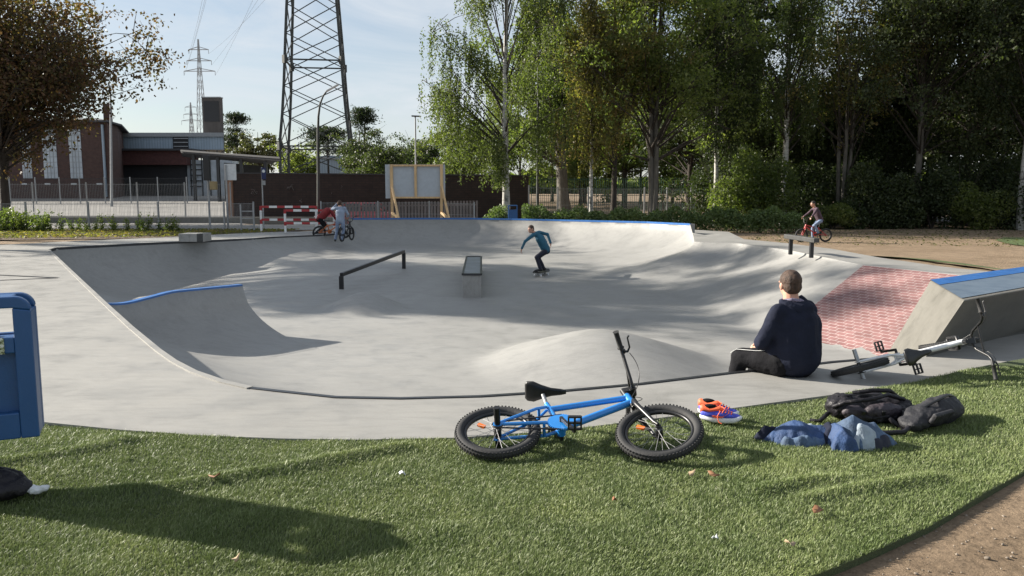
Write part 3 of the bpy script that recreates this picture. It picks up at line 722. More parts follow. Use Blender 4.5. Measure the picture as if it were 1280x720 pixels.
# ================================================================ BLUE LITTER BIN (foreground left)
Dn = 4.15; bx = A(52, 540, Dn).x; zt = A(52, 370, Dn).z; zb = A(52, 546, Dn).z
t = thing('litter_bin', 'big blue plastic litter bin with hooded top at the left edge', 'litter bin', (bx - .285, Dn, gz1(bx - .40, Dn)), rz=R(24))
def rprof(w, z0, z1, r, n=6):
    p = [(-w, z0), (w, z0)]
    for c, a0 in (((w - r, z1 - r), 0), ((-w + r, z1 - r), math.pi / 2)):
        p += [(c[0] + r * math.cos(a0 + math.pi / 2 * k / n), c[1] + r * math.sin(a0 + math.pi / 2 * k / n)) for k in range(n + 1)]
    return p
def xzprism(poly, y0, y1):
    m = MB().prism(poly, 0, 1); m.v = [(x, y0 + (y1 - y0) * z, y) for x, y, z in m.v]; return m
cx, hw_ = 0, .25; gzv = t.location.z; Z0 = zb - gzv; Z1 = zt - gzv
for y0, y1, nm in ((-.11, -.06, 'front_frame'), (.06, .11, 'rear_frame')):
    # frame: outer rounded, with an opening near the top and a lower panel recess
    m = MB(); w_ = hw_; 
    m.add(*[(lambda q: (q.v, q.f))(xzprism([(-w_, Z0), (-w_ + .085, Z0), (-w_ + .085, Z1 - .06), (-w_, Z1 - .075)], y0, y1))][0])
    m.add(*[(lambda q: (q.v, q.f))(xzprism([(w_ - .085, Z0), (w_, Z0), (w_, Z1 - .075), (w_ - .085, Z1 - .06)], y0, y1))][0])
    top = [(-w_, Z1 - .075), (-w_ + .085, Z1 - .06), (w_ - .085, Z1 - .06), (w_, Z1 - .075)] + [(w_ - .075 + .075 * math.cos(a), Z1 - .075 + .075 * math.sin(a)) for a in [math.pi / 2 * k / 6 for k in range(1, 7)]] + [(-w_ + .075 - .075 * math.sin(a), Z1 - .075 + .075 * math.cos(a)) for a in [math.pi / 2 * k / 6 for k in range(0, 6)]]
    q = xzprism(top, y0, y1); m.add(q.v, q.f)
    m.box((0, (y0 + y1) / 2, Z1 - .255), (w_ * 2 - .17, y1 - y0 - .004, .085)); m.box((0, (y0 + y1) / 2, Z0 + .07), (w_ * 2 - .17, y1 - y0 - .004, .14))
    m.build(nm, 'bin_blue', t, bevel=.008)
MB().box((0, 0, Z0 + (Z1 - Z0 - .22) / 2 + .01), (w_ * 2 - .16, .11, Z1 - Z0 - .24)).build('inner_body', 'bin_blue', t, bevel=.01)
for s_ in (-1, 1): MB().box((s_ * (hw_ - .042), 0, Z0 + (Z1 - Z0 - .075) / 2), (.08, .122, Z1 - Z0 - .08)).build('side_panel', 'bin_blue', t, bevel=.006)
MB().box((0, 0, Z1 - .024), (w_ * 2 - .16, .13, .044)).build('hood', 'bin_blue', t, bevel=.01)
MB().torus((0, 0, Z1 - .185), (0, 0, 1), .055, .012, 32, 8).build('rim', 'bin_dark', t)
def stickerm():
    m, nt, b = nodes('sticker'); v = coord(nt); f = noise(nt, v, 55, 6, .8)
    nt.links.new(ramp(nt, f, [(.42, (.03, .03, .03)), (.5, (.25, .3, .12)), (.56, (.6, .62, .6))]), b.inputs['Base Color']); MATS['sticker'] = m
stickerm()
mk = MB().box((hw_ - .205, -.1115, Z1 - .255), (.15, .003, .085)); mk.build('sticker', 'sticker', t)
MB().box((-.08, 0, Z0 / 2), (.07, .07, Z0 + .05)).build('post', 'bin_dark', t)

# black bag and white cloth in the corner below the bin
def lump(balls, voxel=.012, wr=.02, ws=.08, smooth=2, ridged=True):
    mb = MB()
    for c, r, *rot in balls: mb.ell(c, r, rot[0] if rot else None)
    return remesh(mb, voxel, smooth, fold(wr, ws, ridged) if wr else None)
def px_frame(name, label, cat, px, py, z=None, **k):
    p = P(px, py, 0); zz = float(turfz(np.array([p.x]), np.array([p.y]))[0]) if z is None else z; p = P(px, py, zz)
    return thing(name, label, cat, (p.x, p.y, zz), **k)
t = px_frame('duffel_bag', 'black bag slumped on the turf at the far left edge', 'bag', -6, 620)
link('bag_body', lump([((-.1, .02, .06), (.26, .14, .09)), ((.06, 0, .05), (.14, .10, .06)), ((-.13, .05, .13), (.1, .1, .08))], wr=.03), 'nylon_black', t)
MB().tube([(-.12, -.08, .1), (-.1, -.05, .19), (.0, -.02, .2), (.06, -.03, .09)], .012, 8).build('strap', 'nylon_black', t)
t = px_frame('cloth', 'crumpled white cloth sticking out beside the black bag', 'cloth', 43, 619)
link('cloth_body', lump([((0, 0, .03), (.05, .035, .025), (0, .2, .2)), ((.045, .01, .035), (.03, .025, .02))], .006, .015, .04), 'white_cloth', t)

# ================================================================ SHOES
def shoe(label, M, grp):
    t = thing('shoe', label, 'shoe', M=M, group=grp)
    # x forward, length .27
    def hull(secs, n=14):
        vs = []
        for xx, yc, wy, z0, z1 in secs:
            for q in range(n):
                a = 2 * math.pi * q / n; ca, sa = math.cos(a), math.sin(a)
                zz = z0 + (z1 - z0) * (.5 + .5 * sa); vs.append((xx, yc + wy * ca * (1 - .25 * max(0, sa) ** 2), zz))
        m_ = len(secs); fs = [(i * n + q, i * n + (q + 1) % n, (i + 1) * n + (q + 1) % n, (i + 1) * n + q) for i in range(m_ - 1) for q in range(n)] + [tuple(range(n))[::-1], tuple((m_ - 1) * n + q for q in range(n))]
        return MB().add(vs, fs, True)
    sole = MB(); out = [(-.135, .0), (-.12, .027), (-.05, .034), (.03, .040), (.09, .046), (.125, .03), (.142, .0), (.125, -.034), (.09, -.044), (.03, -.038), (-.05, -.032), (-.12, -.027)]
    n = len(out); vs = []
    for zz, k in ((0, .93), (.01, 1.0), (.028, 1.02), (.032, .94)):
        vs += [(x * k, y * k, zz + (.018 * sstep(.06, .14, x)) + .012 * (x < -.1)) for x, y in out]
    sole.add(vs, [(l * n + i, l * n + (i + 1) % n, (l + 1) * n + (i + 1) % n, (l + 1) * n + i) for l in range(3) for i in range(n)] + [tuple(range(n))[::-1], tuple(3 * n + i for i in range(n))], True)
    sole.build('sole', 'shoe_white', t)
    hull([(-.13, 0, .012, .02, .07), (-.115, 0, .027, .02, .085), (-.06, 0, .033, .02, .082), (-.01, 0, .036, .02, .09), (.04, 0, .040, .02, .078), (.085, 0, .042, .03, .062), (.12, 0, .03, .035, .055), (.134, 0, .012, .038, .048)]).build('upper', 'shoe_blue', t)
    hull([(-.134, 0, .014, .06, .105), (-.115, 0, .026, .06, .115), (-.075, 0, .029, .06, .092), (-.03, 0, .028, .07, .105), (.0, 0, .024, .075, .108), (.02, 0, .02, .07, .098)]).build('collar', 'shoe_orange', t)
    MB().ell((-.065, 0, .102), (.045, .018, .016)).build('opening', 'black_cloth', t)
    lc = MB()
    for i in range(5):
        x = -.005 + i * .019; lc.tube([(x, -.03, .078 - i * .004), (x + .006, 0, .104 - i * .008), (x, .03, .078 - i * .004)], .004, 6)
    lc.tube([(0, -.03, .08), (-.02, -.055, .05), (-.01, -.06, .015), (.01, -.07, .006)], .003, 6); lc.tube([(0, 0, .106), (.03, -.03, .10), (.01, -.045, .07)], .003, 6)
    lc.build('laces', 'shoe_orange', t)
    MB().box((-.128, 0, .085), (.006, .02, .03), (0, R(-8), 0)).build('heel_tab', 'shoe_white', t, bevel=.002)
    sw = MB(); pl = [(-.055, .045), (-.04, .05), (.01, .044), (.045, .062), (.012, .036), (-.035, .034)]
    for s_ in (-1, 1): sw.add([(x, s_ * (.0345 + .004), z) for x, z in pl] + [(x, s_ * .03, z) for x, z in pl], [tuple(range(6)), tuple(range(6, 12))] + [(i, (i + 1) % 6, (i + 1) % 6 + 6, i + 6) for i in range(6)])
    sw.build('side_mark', 'shoe_orange', t)
    return t
def shM(px, py, ang, tilt=(0, 0, 0), dz=0.0):
    p = P(px, py, 0.02); z = float(turfz(np.array([p.x]), np.array([p.y]))[0]) + .022 + dz; p = P(px, py, z)
    return Matrix.Translation((p.x, p.y, z)) @ Euler((tilt[0], tilt[1], ang)).to_matrix().to_4x4()
M1 = shM(900, 527, R(-14))
shoe('blue running shoe with orange laces and collar, nearer of the pair', M1, 'pair of running shoes on the turf')
shoe('blue running shoe with orange collar, the one half hidden behind its mate', shM(897, 520, R(-22)), 'pair of running shoes on the turf')

# ================================================================ BAGS AND JACKETS
t = px_frame('backpack', 'black backpack with loose straps lying on the turf behind the blue jacket', 'backpack', 1086, 526)
t.scale = (1.12, 1.12, 1.12)
link('bag_body', lump([((0, .04, .08), (.25, .13, .085)), ((-.16, .02, .09), (.11, .12, .085)), ((.15, 0, .075), (.13, .13, .075)), ((.02, -.08, .05), (.2, .07, .05))], wr=.035, ws=.07), 'nylon_black', t)
link('front_pocket', lump([((.04, -.1, .09), (.13, .05, .055), (.5, 0, .1)), ((-.14, -.09, .08), (.07, .04, .05), (.4, 0, 0))], .008, .015, .05), mat('nylon_grey', (.035, .028, .036), .6, var=.3, bmp=.4, bscale=60), t)
for k, pts_ in enumerate(([(-.24, -.04, .1), (-.2, -.12, .15), (-.05, -.13, .17), (.08, -.06, .18), (.2, -.02, .14)], [(-.1, .02, .17), (.0, -.03, .20), (.12, .0, .19), (.22, .08, .12)], [(-.25, 0, .05), (-.33, -.06, .012), (-.37, -.02, .008)], [(.05, -.16, .06), (.1, -.24, .012), (.2, -.25, .01)])):
    MB().tube(pts_, [.014] * len(pts_), 6).xf(Matrix.Diagonal((1, 1, 1, 1))).build('strap', 'nylon_black', t)
for x in (-.1, .02, .14): MB().box((x, -.145, .09), (.022, .014, .03), (.4, 0, 0)).build('buckle', 'bike_black', t, bevel=.003)
MB().tube([(-.2, .0, .155), (-.08, -.02, .172), (.06, -.03, .17), (.2, -.02, .14)], .004, 6).build('zip', 'bike_black', t)
t = px_frame('backpack', 'dark grey bag on its side at the right end of the pile', 'backpack', 1165, 531, rz=R(28))
t.scale = (1.12, 1.12, 1.12)
link('bag_body', lump([((.08, 0, .085), (.17, .11, .085)), ((-.06, 0, .07), (.18, .115, .07)), ((.15, .02, .09), (.09, .09, .08)), ((-.2, -.02, .05), (.1, .09, .05))], wr=.025, ws=.09), mat('canvas_grey', (.018, .018, .022), .7, var=.3, scale=6, bmp=.8, bscale=13, bdist=.03), t)
MB().box((-.08, -.11, .09), (.2, .03, .07), (.5, 0, .1)).build('front_pocket', 'canvas_grey', t, bevel=.012)
MB().tube([(-.2, 0, .09), (-.05, -.03, .15), (.1, -.02, .175), (.2, .01, .15)], .008, 6).build('zip', 'bike_black', t)
MB().tube([(-.24, -.04, .05), (-.34, -.06, .02), (-.44, -.01, .015), (-.5, .05, .01)], .015, 6).build('strap', 'nylon_black', t)
def heap(name, poly, h, m, parent, seed, fold_h=.02, fq=16, dirn=0, step=.009, peak=None, thick=0):
    rng = np.random.default_rng(seed); pr = resample(poly, .02); pr = [(x + .008 * math.sin(i * 1.7 + seed), y + .008 * math.cos(i * 2.3 + seed)) for i, (x, y) in enumerate(pr)]
    xs = [p[0] for p in pr]; ys = [p[1] for p in pr]; gx, gy = np.meshgrid(np.arange(min(xs), max(xs), step), np.arange(min(ys), max(ys), step)); gx = gx.ravel(); gy = gy.ravel(); ok = inpoly(gx, gy, pr) & (polyd(gx, gy, pr) > step * .7)
    ph = rng.uniform(0, 6, 6); c, s_ = math.cos(dirn), math.sin(dirn)
    def zf_(x, y):
        e = polyd(x, y, pr); z = h * np.clip(e / (h * 1.3), 0, 1) ** .45
        if peak: z = z * (.35 + .65 * np.exp(-((x - peak[0]) ** 2 + (y - peak[1]) ** 2) / peak[2] ** 2))
        u = x * c + y * s_; v = -x * s_ + y * c; q = u * fq + 1.6 * np.sin(v * fq * .5 + ph[0]) + ph[1]; r = v * fq * .8 + 1.4 * np.sin(u * fq * .6 + ph[2]) + ph[3]
        f_ = (1 - np.abs(np.sin(q)) ** 1.3) * .9 + .22 * np.sin(r) + .16 * np.sin(q * 2.6 + r)
        return np.maximum(z + fold_h * f_ * np.clip(e / .03, 0, 1), 0)
    return cdt_mesh(name, pr, [], np.c_[gx[ok], gy[ok]].tolist(), zf_, None, skirt=.01).build(name, m, parent)
t = px_frame('jacket', 'blue and pale grey rain jacket crumpled on the turf in front of the bags', 'jacket', 1061, 557)
t.scale = (1.15, 1.2, 1.15)
heap('back_panel', [(-.10, -.05), (.03, -.09), (.17, -.05), (.27, .02), (.20, .12), (.02, .15), (-.10, .10)], .20, 'denim_mid', t, 1, .03, 20, .5, peak=(.0, .03, .28))
heap('pale_panel', [(-.01, -.10), (.09, -.085), (.17, -.03), (.12, .03), (.02, .06), (-.03, .0)], .235, 'pale_cloth', t, 2, .02, 14, 1.1, peak=(.02, .0, .24))
heap('collar', [(-.12, -.09), (-.045, -.125), (.005, -.105), (-.01, .0), (-.03, .10), (-.10, .10)], .27, 'blue_cloth', t, 3, .02, 15, 1.4, peak=(-.05, .03, .26))
heap('sleeve', [(.08, -.09), (.17, -.06), (.23, -.01), (.20, .03), (.12, -.02)], .15, 'jeans_dark', t, 4, .02, 22, .3)
t = px_frame('jacket', 'dark navy and blue jacket spread flat at the left end of the pile', 'jacket', 1000, 553)
t.scale = (1.12, 1.15, 1.1)
heap('cloth_body', [(-.20, .02), (-.10, -.06), (.02, -.085), (.15, -.06), (.20, .0), (.16, .09), (-.02, .13), (-.15, .09)], .12, 'blue_cloth', t, 5, .035, 17, .4)
heap('lower_panel', [(-.13, -.075), (-.02, -.105), (.10, -.09), (.13, -.04), (.0, -.03), (-.12, -.035)], .09, 'denim_mid', t, 6, .02, 24, .1)
heap('sleeve', [(-.25, .06), (-.20, .02), (-.08, .03), (.02, .06), (-.0, .12), (-.14, .11)], .14, 'navy_cloth', t, 7, .025, 22, -.1)
heap('lining', [(-.02, .10), (.06, .07), (.16, .09), (.12, .15), (.02, .16)], .17, 'pale_cloth', t, 8, .012, 14, .3)
heap('hood', [(.11, -.07), (.19, -.09), (.23, -.02), (.22, .08), (.13, .10), (.10, .02)], .23, 'navy_cloth', t, 9, .02, 16, 1.2, peak=(.17, .02, .12))

# ================================================================ GRIND RAIL, LEDGE, BENCH RAIL, BLOCK
def fz(x, y): return float(bowlz(np.array([x]), np.array([y]))[0])
p0 = P(427, 362, -.8); p1 = P(505, 335, floorz(23.5)); z0, z1 = A(427, 343.5, p0.y).z, A(505, 314.5, p1.y).z
t = thing('grind_rail', 'black flat steel grind rail on two posts in the bowl', 'rail', p0)
MB().bar((p0.x, p0.y, z0), (p1.x, p1.y, z1), .08, .09).build('rail', 'black_steel', t, world=True, bevel=.006)
for p, z in ((p0, z0), (p1, z1)): MB().box((p.x, p.y, (p.z + z) / 2 - .03), (.10, .10, z - p.z), ).build('post', 'black_steel', t, world=True, bevel=.005)
f0 = P(578.5, 372, -.8); f1 = P(601.5, 372, -.8); wL = (f1 - f0).length; zT = A(590, 343, f0.y).z; bk = P(592.5, 321, zT)
t = thing('grind_ledge', 'long grey concrete grind box with steel edges in the middle of the bowl', 'ledge', ((f0.x + f1.x) / 2, f0.y, -.8))
dxl = bk.x - (f0.x + f1.x) / 2; L_ = bk.y - f0.y
mb = MB(); base = [(f0.x, f0.y), (f1.x, f1.y), (f1.x + dxl, f1.y + L_), (f0.x + dxl, f0.y + L_)]
mb.prism(base, -.83, zT); mb.build('box_body', 'ledge_concrete', t, world=True, bevel=.01)
mb = MB()
for i in range(4):
    a, b = Vector((*base[i], zT)), Vector((*base[(i + 1) % 4], zT)); mb.bar(a, b, .045, .045)
mb.build('edge_frame', 'steel_dark', t, world=True)
mb = MB(); ins = [Vector(b_) for b_ in base]; c_ = sum(ins, Vector((0, 0))) / 4; ins = [c_ + (b_ - c_) * .93 for b_ in ins]; mb.add([(q.x, q.y, zT + .008) for q in ins], [(0, 1, 2, 3)])
mb.build('top_sheet', mat('slab_blue', (.20, .22, .25), .35, var=.3, scale=2, bmp=.1), t, world=True)
b0 = P(988, 316.5, .2); b1 = P(1014, 320.5, .2); zt0 = A(982, 296, b0.y).z; zt1 = A(1019, 300, b1.y).z
t = thing('bench_rail', 'dark flat-top bench rail on two posts at the right rim of the bowl', 'rail', b0)
dd = (b1 - b0); e0 = b0 - dd * .24; e1 = b1 + dd * .22
MB().bar((e0.x, e0.y, zt0), (e1.x, e1.y, zt1), .13, .095).build('beam', mat('beam_dark', (.05, .05, .048), .5, var=.3, bmp=.2), t, world=True, bevel=.01)
for b, z in ((b0, zt0), (b1, zt1)): MB().box((b.x, b.y, (b.z + z) / 2 - .03), (.075, .075, z - b.z)).build('post', 'black_steel', t, world=True, bevel=.004)
g0 = P(214, 303.5, 0); g1 = P(249, 303, 0)
t = thing('concrete_block', 'low grey concrete block at the far left rim of the bowl', 'block', ((g0.x + g1.x) / 2, g0.y + .75, 0))
MB().box((0, .15, .12), ((g1.x - g0.x), .7, .26)).build('block_body', 'ledge_concrete', t, bevel=.02)
MB().box(((g1.x - g0.x) * .36, .15, .125), ((g1.x - g0.x) * .26, .715, .262)).build('dark_end', 'beam_dark', t, bevel=.02)
# joints: debris and leaves on the turf
def leafm(): 
    m, nt, b = nodes('fallen_leaf'); oi = N(nt, 'ShaderNodeObjectInfo'); nt.links.new(ramp(nt, oi.outputs['Random'], [(0, (.20, .08, .035)), (.5, (.28, .16, .08)), (1, (.36, .27, .17))]), b.inputs['Base Color']); b.inputs['Roughness'].default_value = .7; MATS['fallen_leaf'] = m
leafm()
for i, (px, py, sz, lab) in enumerate(((268, 594, .045, 'pale curled leaf on the turf below the left rim'), (295, 697, .03, 'small tan leaf near the bottom left of the turf'), (503, 591, .03, 'tiny pale scrap in the middle of the turf'), (1023, 636, .055, 'reddish brown leaf on the turf below the blue jacket'), (988, 678, .04, 'pale leaf on the turf near the earth border'), (894, 671, .02, 'tiny white scrap left of the pale leaf'), (768, 623, .03, 'brown leaf on the turf below the front wheel'), (893, 592, .045, 'brown leaf right of the front wheel'), (865, 590, .04, 'brown leaf beside the front tyre'))):
    t_ = P(px, py, 0); z = float(turfz(np.array([t_.x]), np.array([t_.y]))[0]) + .035; p = P(px, py, z)
    mb = MB(); n = 8; sz *= .72; rim = [(sz * (1 + .25 * math.sin(3 * a + i)) * math.cos(a), sz * .55 * math.sin(a), .01 * math.cos(2 * a + i)) for a in [2 * math.pi * k / n for k in range(n)]]
    mb.add([(0, 0, -.004)] + rim, [(0, k + 1, (k + 1) % n + 1) for k in range(n)], True)
    o = mb.build('fallen_leaf', 'fallen_leaf' if 'scrap' not in lab else 'white_cloth'); o.location = p; o.rotation_euler = (random.uniform(-.3, .3), random.uniform(-.3, .3), i * 1.3)
    sm_ = o.modifiers.new('s', 'SOLIDIFY'); sm_.thickness = .002
    tag(o, lab, 'leaf' if 'leaf' in lab else 'litter', 'scraps and leaves on the turf')

# ================================================================ PEOPLE
def hand(mb, wr, d, n, s=1.0, curl=.5, side=1):      # wr wrist, d direction, n palm normal
    wr = Vector(wr); d = Vector(d).normalized(); n = Vector(n); n = (n - d * n.dot(d)).normalized(); x = d.cross(n) * side
    mb.cap(wr, wr + d * .03 * s, .025 * s, .027 * s); 
    for k in (-.022, -.007, .008, .022): mb.cap(wr + d * .02 * s + x * k * .8 * s, wr + d * .085 * s + x * k * s, .013 * s, .0115 * s, 8)
    for k, L in ((-.027, .062), (-.009, .074), (.009, .07), (.026, .055)):
        a = wr + d * .085 * s + x * k * s; d2 = (d * math.cos(curl) + n * math.sin(curl)); b = a + d2 * L * .5 * s; d3 = d * math.cos(curl * 2) + n * math.sin(curl * 2); c = b + d3 * L * .5 * s
        mb.cap(a, b, .0092 * s, .0085 * s, 8); mb.cap(b, c, .0085 * s, .0075 * s, 8)
    a = wr + d * .03 * s - x * .026 * s; b = a + (d * .6 - x * .7 + n * .3).normalized() * .038 * s; c = b + (d * .85 - x * .2 + n * .45).normalized() * .03 * s
    mb.cap(a, b, .012 * s, .0105 * s, 8); mb.cap(b, c, .0105 * s, .0085 * s, 8)
def headgeo(mb, c, fwd, up, s=1.0, w=1.0):
    fwd = Vector(fwd).normalized(); up = Vector(up); up = (up - fwd * up.dot(fwd)).normalized(); rt = fwd.cross(up)
    M = Matrix((rt, fwd, up)).transposed(); L = lambda x, y, z: Vector(c) + M @ Vector((x * w, y, z)) * s
    mb.ell(L(0, -.012, .022), (.076 * s * w, .094 * s, .092 * s), M); mb.ell(L(0, .022, -.03), (.060 * s * w, .066 * s, .075 * s), M)
    mb.ell(L(0, .062, -.078), (.026 * s, .024 * s, .022 * s), M)                       # chin
    mb.cap(L(0, .083, .012), L(0, .103, -.022), .009 * s, .014 * s, 8)                   # nose
    mb.cap(L(-.016, .089, -.053), L(.016, .089, -.053), .0085 * s, None, 8)             # lips
    for q in (-1, 1): mb.ell(L(q * .078, -.008, -.008), (.012 * s, .02 * s, .033 * s), M); mb.cap(L(q * .016, .083, .028), L(q * .045, .074, .027), .009 * s, None, 8)
    return M, L
def person(name, label, J, cl, M, s=1.0, bulk=1.0, voxel=.014, hairm='hair_brown', hands=True, curl=.6, shoes='bike_black', group=None, belly=0, hood=False, headw=1.0, long_hair=False, folds=.02):
    """J: joints in local metres. cl: top and trouser materials"""
    t = thing(name, label, 'person', M=M, group=group)
    V = {k: Vector(v) for k, v in J.items()}; b = bulk
    body = MB()
    hm, L = headgeo(body, V['head'], V['face'], V['crown'], s, headw)
    body.cap(V['neck'] - (V['head'] - V['neck']) * .3, V['head'] - hm @ Vector((0, .01, .05)) * s, .062 * s * b ** .5, .056 * s * b ** .3)
    body.cap(V['pelvis'], V['chest'], .06 * s * b, .06 * s * b); body.cap(V['chest'], V['neck'], .06 * s * b, .045 * s)
    for q in 'lr':
        sh, el, wr = V['sh' + q], V['el' + q], V['wr' + q]
        body.cap(V['neck'], sh, .035 * s, .035 * s); body.cap(sh, el, .035 * s, .03 * s); body.cap(el, wr, .03 * s, .024 * s)
        if hands: hand(body, wr, V.get('hd' + q, wr - el), V.get('hn' + q, Vector((0, 0, -1))), s, curl, 1 if q == 'l' else -1)
        hp, kn, an = V['hp' + q], V['kn' + q], V['an' + q]
        body.cap(V['pelvis'], hp, .07 * s * b, .065 * s * b); body.cap(hp, kn, .06 * s * b, .04 * s); body.cap(kn, an, .036 * s, .03 * s); body.cap(an, an + (V['to' + q] - an) * .3, .035 * s)
    link('body', remesh(body, voxel * .62, 2), 'skin', t)
    for q in (-1, 1):
        e = MB().ell(L(q * .03, .071, .010), (.0095 * s,) * 3).build('eye', 'eye_white', t); MB().ell(L(q * .03, .078, .010), (.0045 * s,) * 3).build('pupil', 'bike_black', e)
    h = MB(); h.ell(L(0, -.022, .036), (.083 * s * headw, .098 * s, .092 * s), hm); h.ell(L(0, -.045, -.01), (.076 * s * headw, .066 * s, .075 * s), hm)
    if long_hair: h.ell(L(0, -.05, -.06), (.08 * s, .06 * s, .09 * s), hm)
    hme = remesh(h, voxel * .6, 1, fold(.007 * s, .02 * s, False))
    # clear the face: push hair out of the face region
    Mi = hm.inverted(); c0 = V['head']
    bm = bmesh.new(); bm.from_mesh(hme); kill = []
    for v in bm.verts:
        l = Mi @ (v.co - c0) / s
        if l.y > .045 and l.z < .062 or (l.y > -.02 and l.z < -.012) or l.z < (-.075 if not long_hair else -.2): kill.append(v)
    bmesh.ops.delete(bm, geom=kill, context='VERTS'); bm.to_mesh(hme); bm.free(); link('hair', hme, hairm, t)
    tp = MB(); g = .016 * s
    tp.cap(V['pelvis'], V['chest'], .135 * s * b + g, .14 * s * b + g)
    sw = (V['shr'] - V['shl']); swn = sw.normalized()
    for q in (-1, 1): tp.cap(V['pelvis'] + swn * .05 * s * q * b, V['chest'] + swn * .07 * s * q * b, .12 * s * b + g, .115 * s * b + g)
    tp.cap(V['chest'], V['neck'] - (V['neck'] - V['chest']) * .15, .13 * s * b, .075 * s * b ** .5)
    if belly: tp.ell(V['pelvis'].lerp(V['chest'], .4) + Vector(J['bellydir']) * belly, (.19 * s * b, .17 * s * b, .19 * s * b))
    for q in 'lr':
        sh, el, wr = V['sh' + q], V['el' + q], V['wr' + q]
        tp.cap(V['neck'] - (V['neck'] - V['chest']) * .22, sh, .068 * s, .066 * s * b ** .5); tp.cap(sh, el, .064 * s * b ** .8, .053 * s * b ** .6); tp.cap(el, el.lerp(wr, .93), .052 * s * b ** .6, .038 * s)
    if hood:
        bk = -(hm @ Vector((0, 1, 0))); 
        hb = V['neck'] + Vector(J['hooddir']) * .085
        tp.ell(hb, (.12 * s * b ** .5, .085 * s, .06 * s), hm); tp.cap(hb + swn * .11, V['neck'] + swn * .085 + Vector((0, 0, .02)), .045, .035); tp.cap(hb - swn * .11, V['neck'] - swn * .085 + Vector((0, 0, .02)), .045, .035)
    link('hooded_top' if hood else 'top', remesh(tp, voxel, 4, fold(folds, .16 * s, False)), cl[0], t)
    tr = MB(); tr.cap(V['pelvis'] - (V['chest'] - V['pelvis']) * .12, V['pelvis'], .13 * s * b, .13 * s * b)
    for q in 'lr':
        hp, kn, an = V['hp' + q], V['kn' + q], V['an' + q]
        tr.cap(V['pelvis'], hp, .125 * s * b, .10 * s * b); tr.cap(hp, kn, .098 * s * b, .068 * s * b ** .6); tr.cap(kn, kn.lerp(an, .92), .066 * s * b ** .6, .055 * s)
    link('trousers', remesh(tr, voxel, 4, fold(folds * .7, .1 * s, False)), cl[1], t)
    for q in 'lr':
        an, to = V['an' + q], V['to' + q]; d = (to - an); sh = MB(); sh.cap(an + Vector((0, 0, -.0)), an + d * .15, .046 * s, .045 * s); sh.cap(an + d * .05, to, .044 * s, .034 * s); sh.ell(an - d.normalized() * .02 * s, (.046 * s, .046 * s, .046 * s))
        link('shoe', remesh(sh, voxel * .8, 1), shoes, t)
    return t
# --- seated man
sx = A(995, 468, 6.72)
Mm = Matrix.Translation((sx.x, sx.y, 0)) @ Matrix.Rotation(R(36), 4, 'Z')
J = dict(pelvis=(0, 0, .165), chest=(0, .03, .42), neck=(0, .075, .60), head=(0.0, .10, .765), face=(.42, 1, -.10), crown=(0, .08, 1),
         shl=(-.205, .05, .545), shr=(.205, .05, .545), ell=(-.30, .14, .30), elr=(.31, .13, .29), wrl=(-.05, .34, .19), wrr=(.08, .38, .21), hpl=(-.13, .06, .12), hpr=(.13, .06, .12),
         knl=(-.22, .42, .115), knr=(.12, .47, .115), anl=(-.23, .50, -.30), anr=(.12, .56, -.30), tol=(-.25, .68, -.36), tor=(.12, .74, -.36), bellydir=(0, .8, -.1), hooddir=(0, -1, -.25), hdl=(.4, .7, -.1), hdr=(-.4, .7, -.1))
man = person('person', 'heavyset man in navy hoodie sitting on the bowl rim with his back to us', J, ('navy_cloth', 'black_cloth'), Mm, s=1.03, bulk=1.24, voxel=.013, belly=.10, hood=True, hairm='hair_brown', headw=1.05, folds=.032)
# shirt collar of checked cloth
cm = MB(); hc = Vector(J['neck']) + Vector((0, -.005, .035))
pts_ = [hc + Vector((.088 * math.cos(a), .082 * math.sin(a), .012 * math.sin(a * 2))) for a in [math.pi * 2 * k / 20 for k in range(21)]]
cm.tube(pts_, .022, 8); link('shirt_collar', remesh(cm, .008, 1, fold(.01, .04)), 'plaid', man)
hd = MB(); nk = Vector(J['neck'])
pa_ = [nk + Vector((.135 * math.cos(a), .115 * math.sin(a) - .01, .035 + .085 * math.sin(a) * (1 if a > math.pi else 0))) for a in [math.pi * (.93 + 1.14 * k / 16) for k in range(17)]]
hd.tube(pa_, [.026 + .030 * math.sin(math.pi * k / 16) for k in range(17)], 10); hd.ell(nk + Vector((0, -.135, -.075)), (.10, .035, .075), (.25, 0, 0))
link('hood', remesh(hd, .010, 3, fold(.02, .07, False)), 'navy_cloth', man)
st_ = MB(); 
a_, b_ = Vector(J['hpl']), Vector(J['knl']); off = Vector((-.06, .0, .085))
st_.tube([a_ + Vector((-.08, .04, .10)), a_.lerp(b_, .5) + Vector((-.075, 0, .085)), b_ + Vector((-.05, .0, .075)), b_ + Vector((-.04, .07, .03))], .002, 6); st_.build('side_stripe', 'white_paint', man)
# --- skater
D = 21.7; zf = A(673, 348, D).z; zf = max(zf, float(floorz(D)) + .0); 
sp_ = A(673, 347, D)
Mk = Matrix.Translation((sp_.x, sp_.y, float(bowlz(np.array([sp_.x]), np.array([sp_.y]))[0]) + .115))
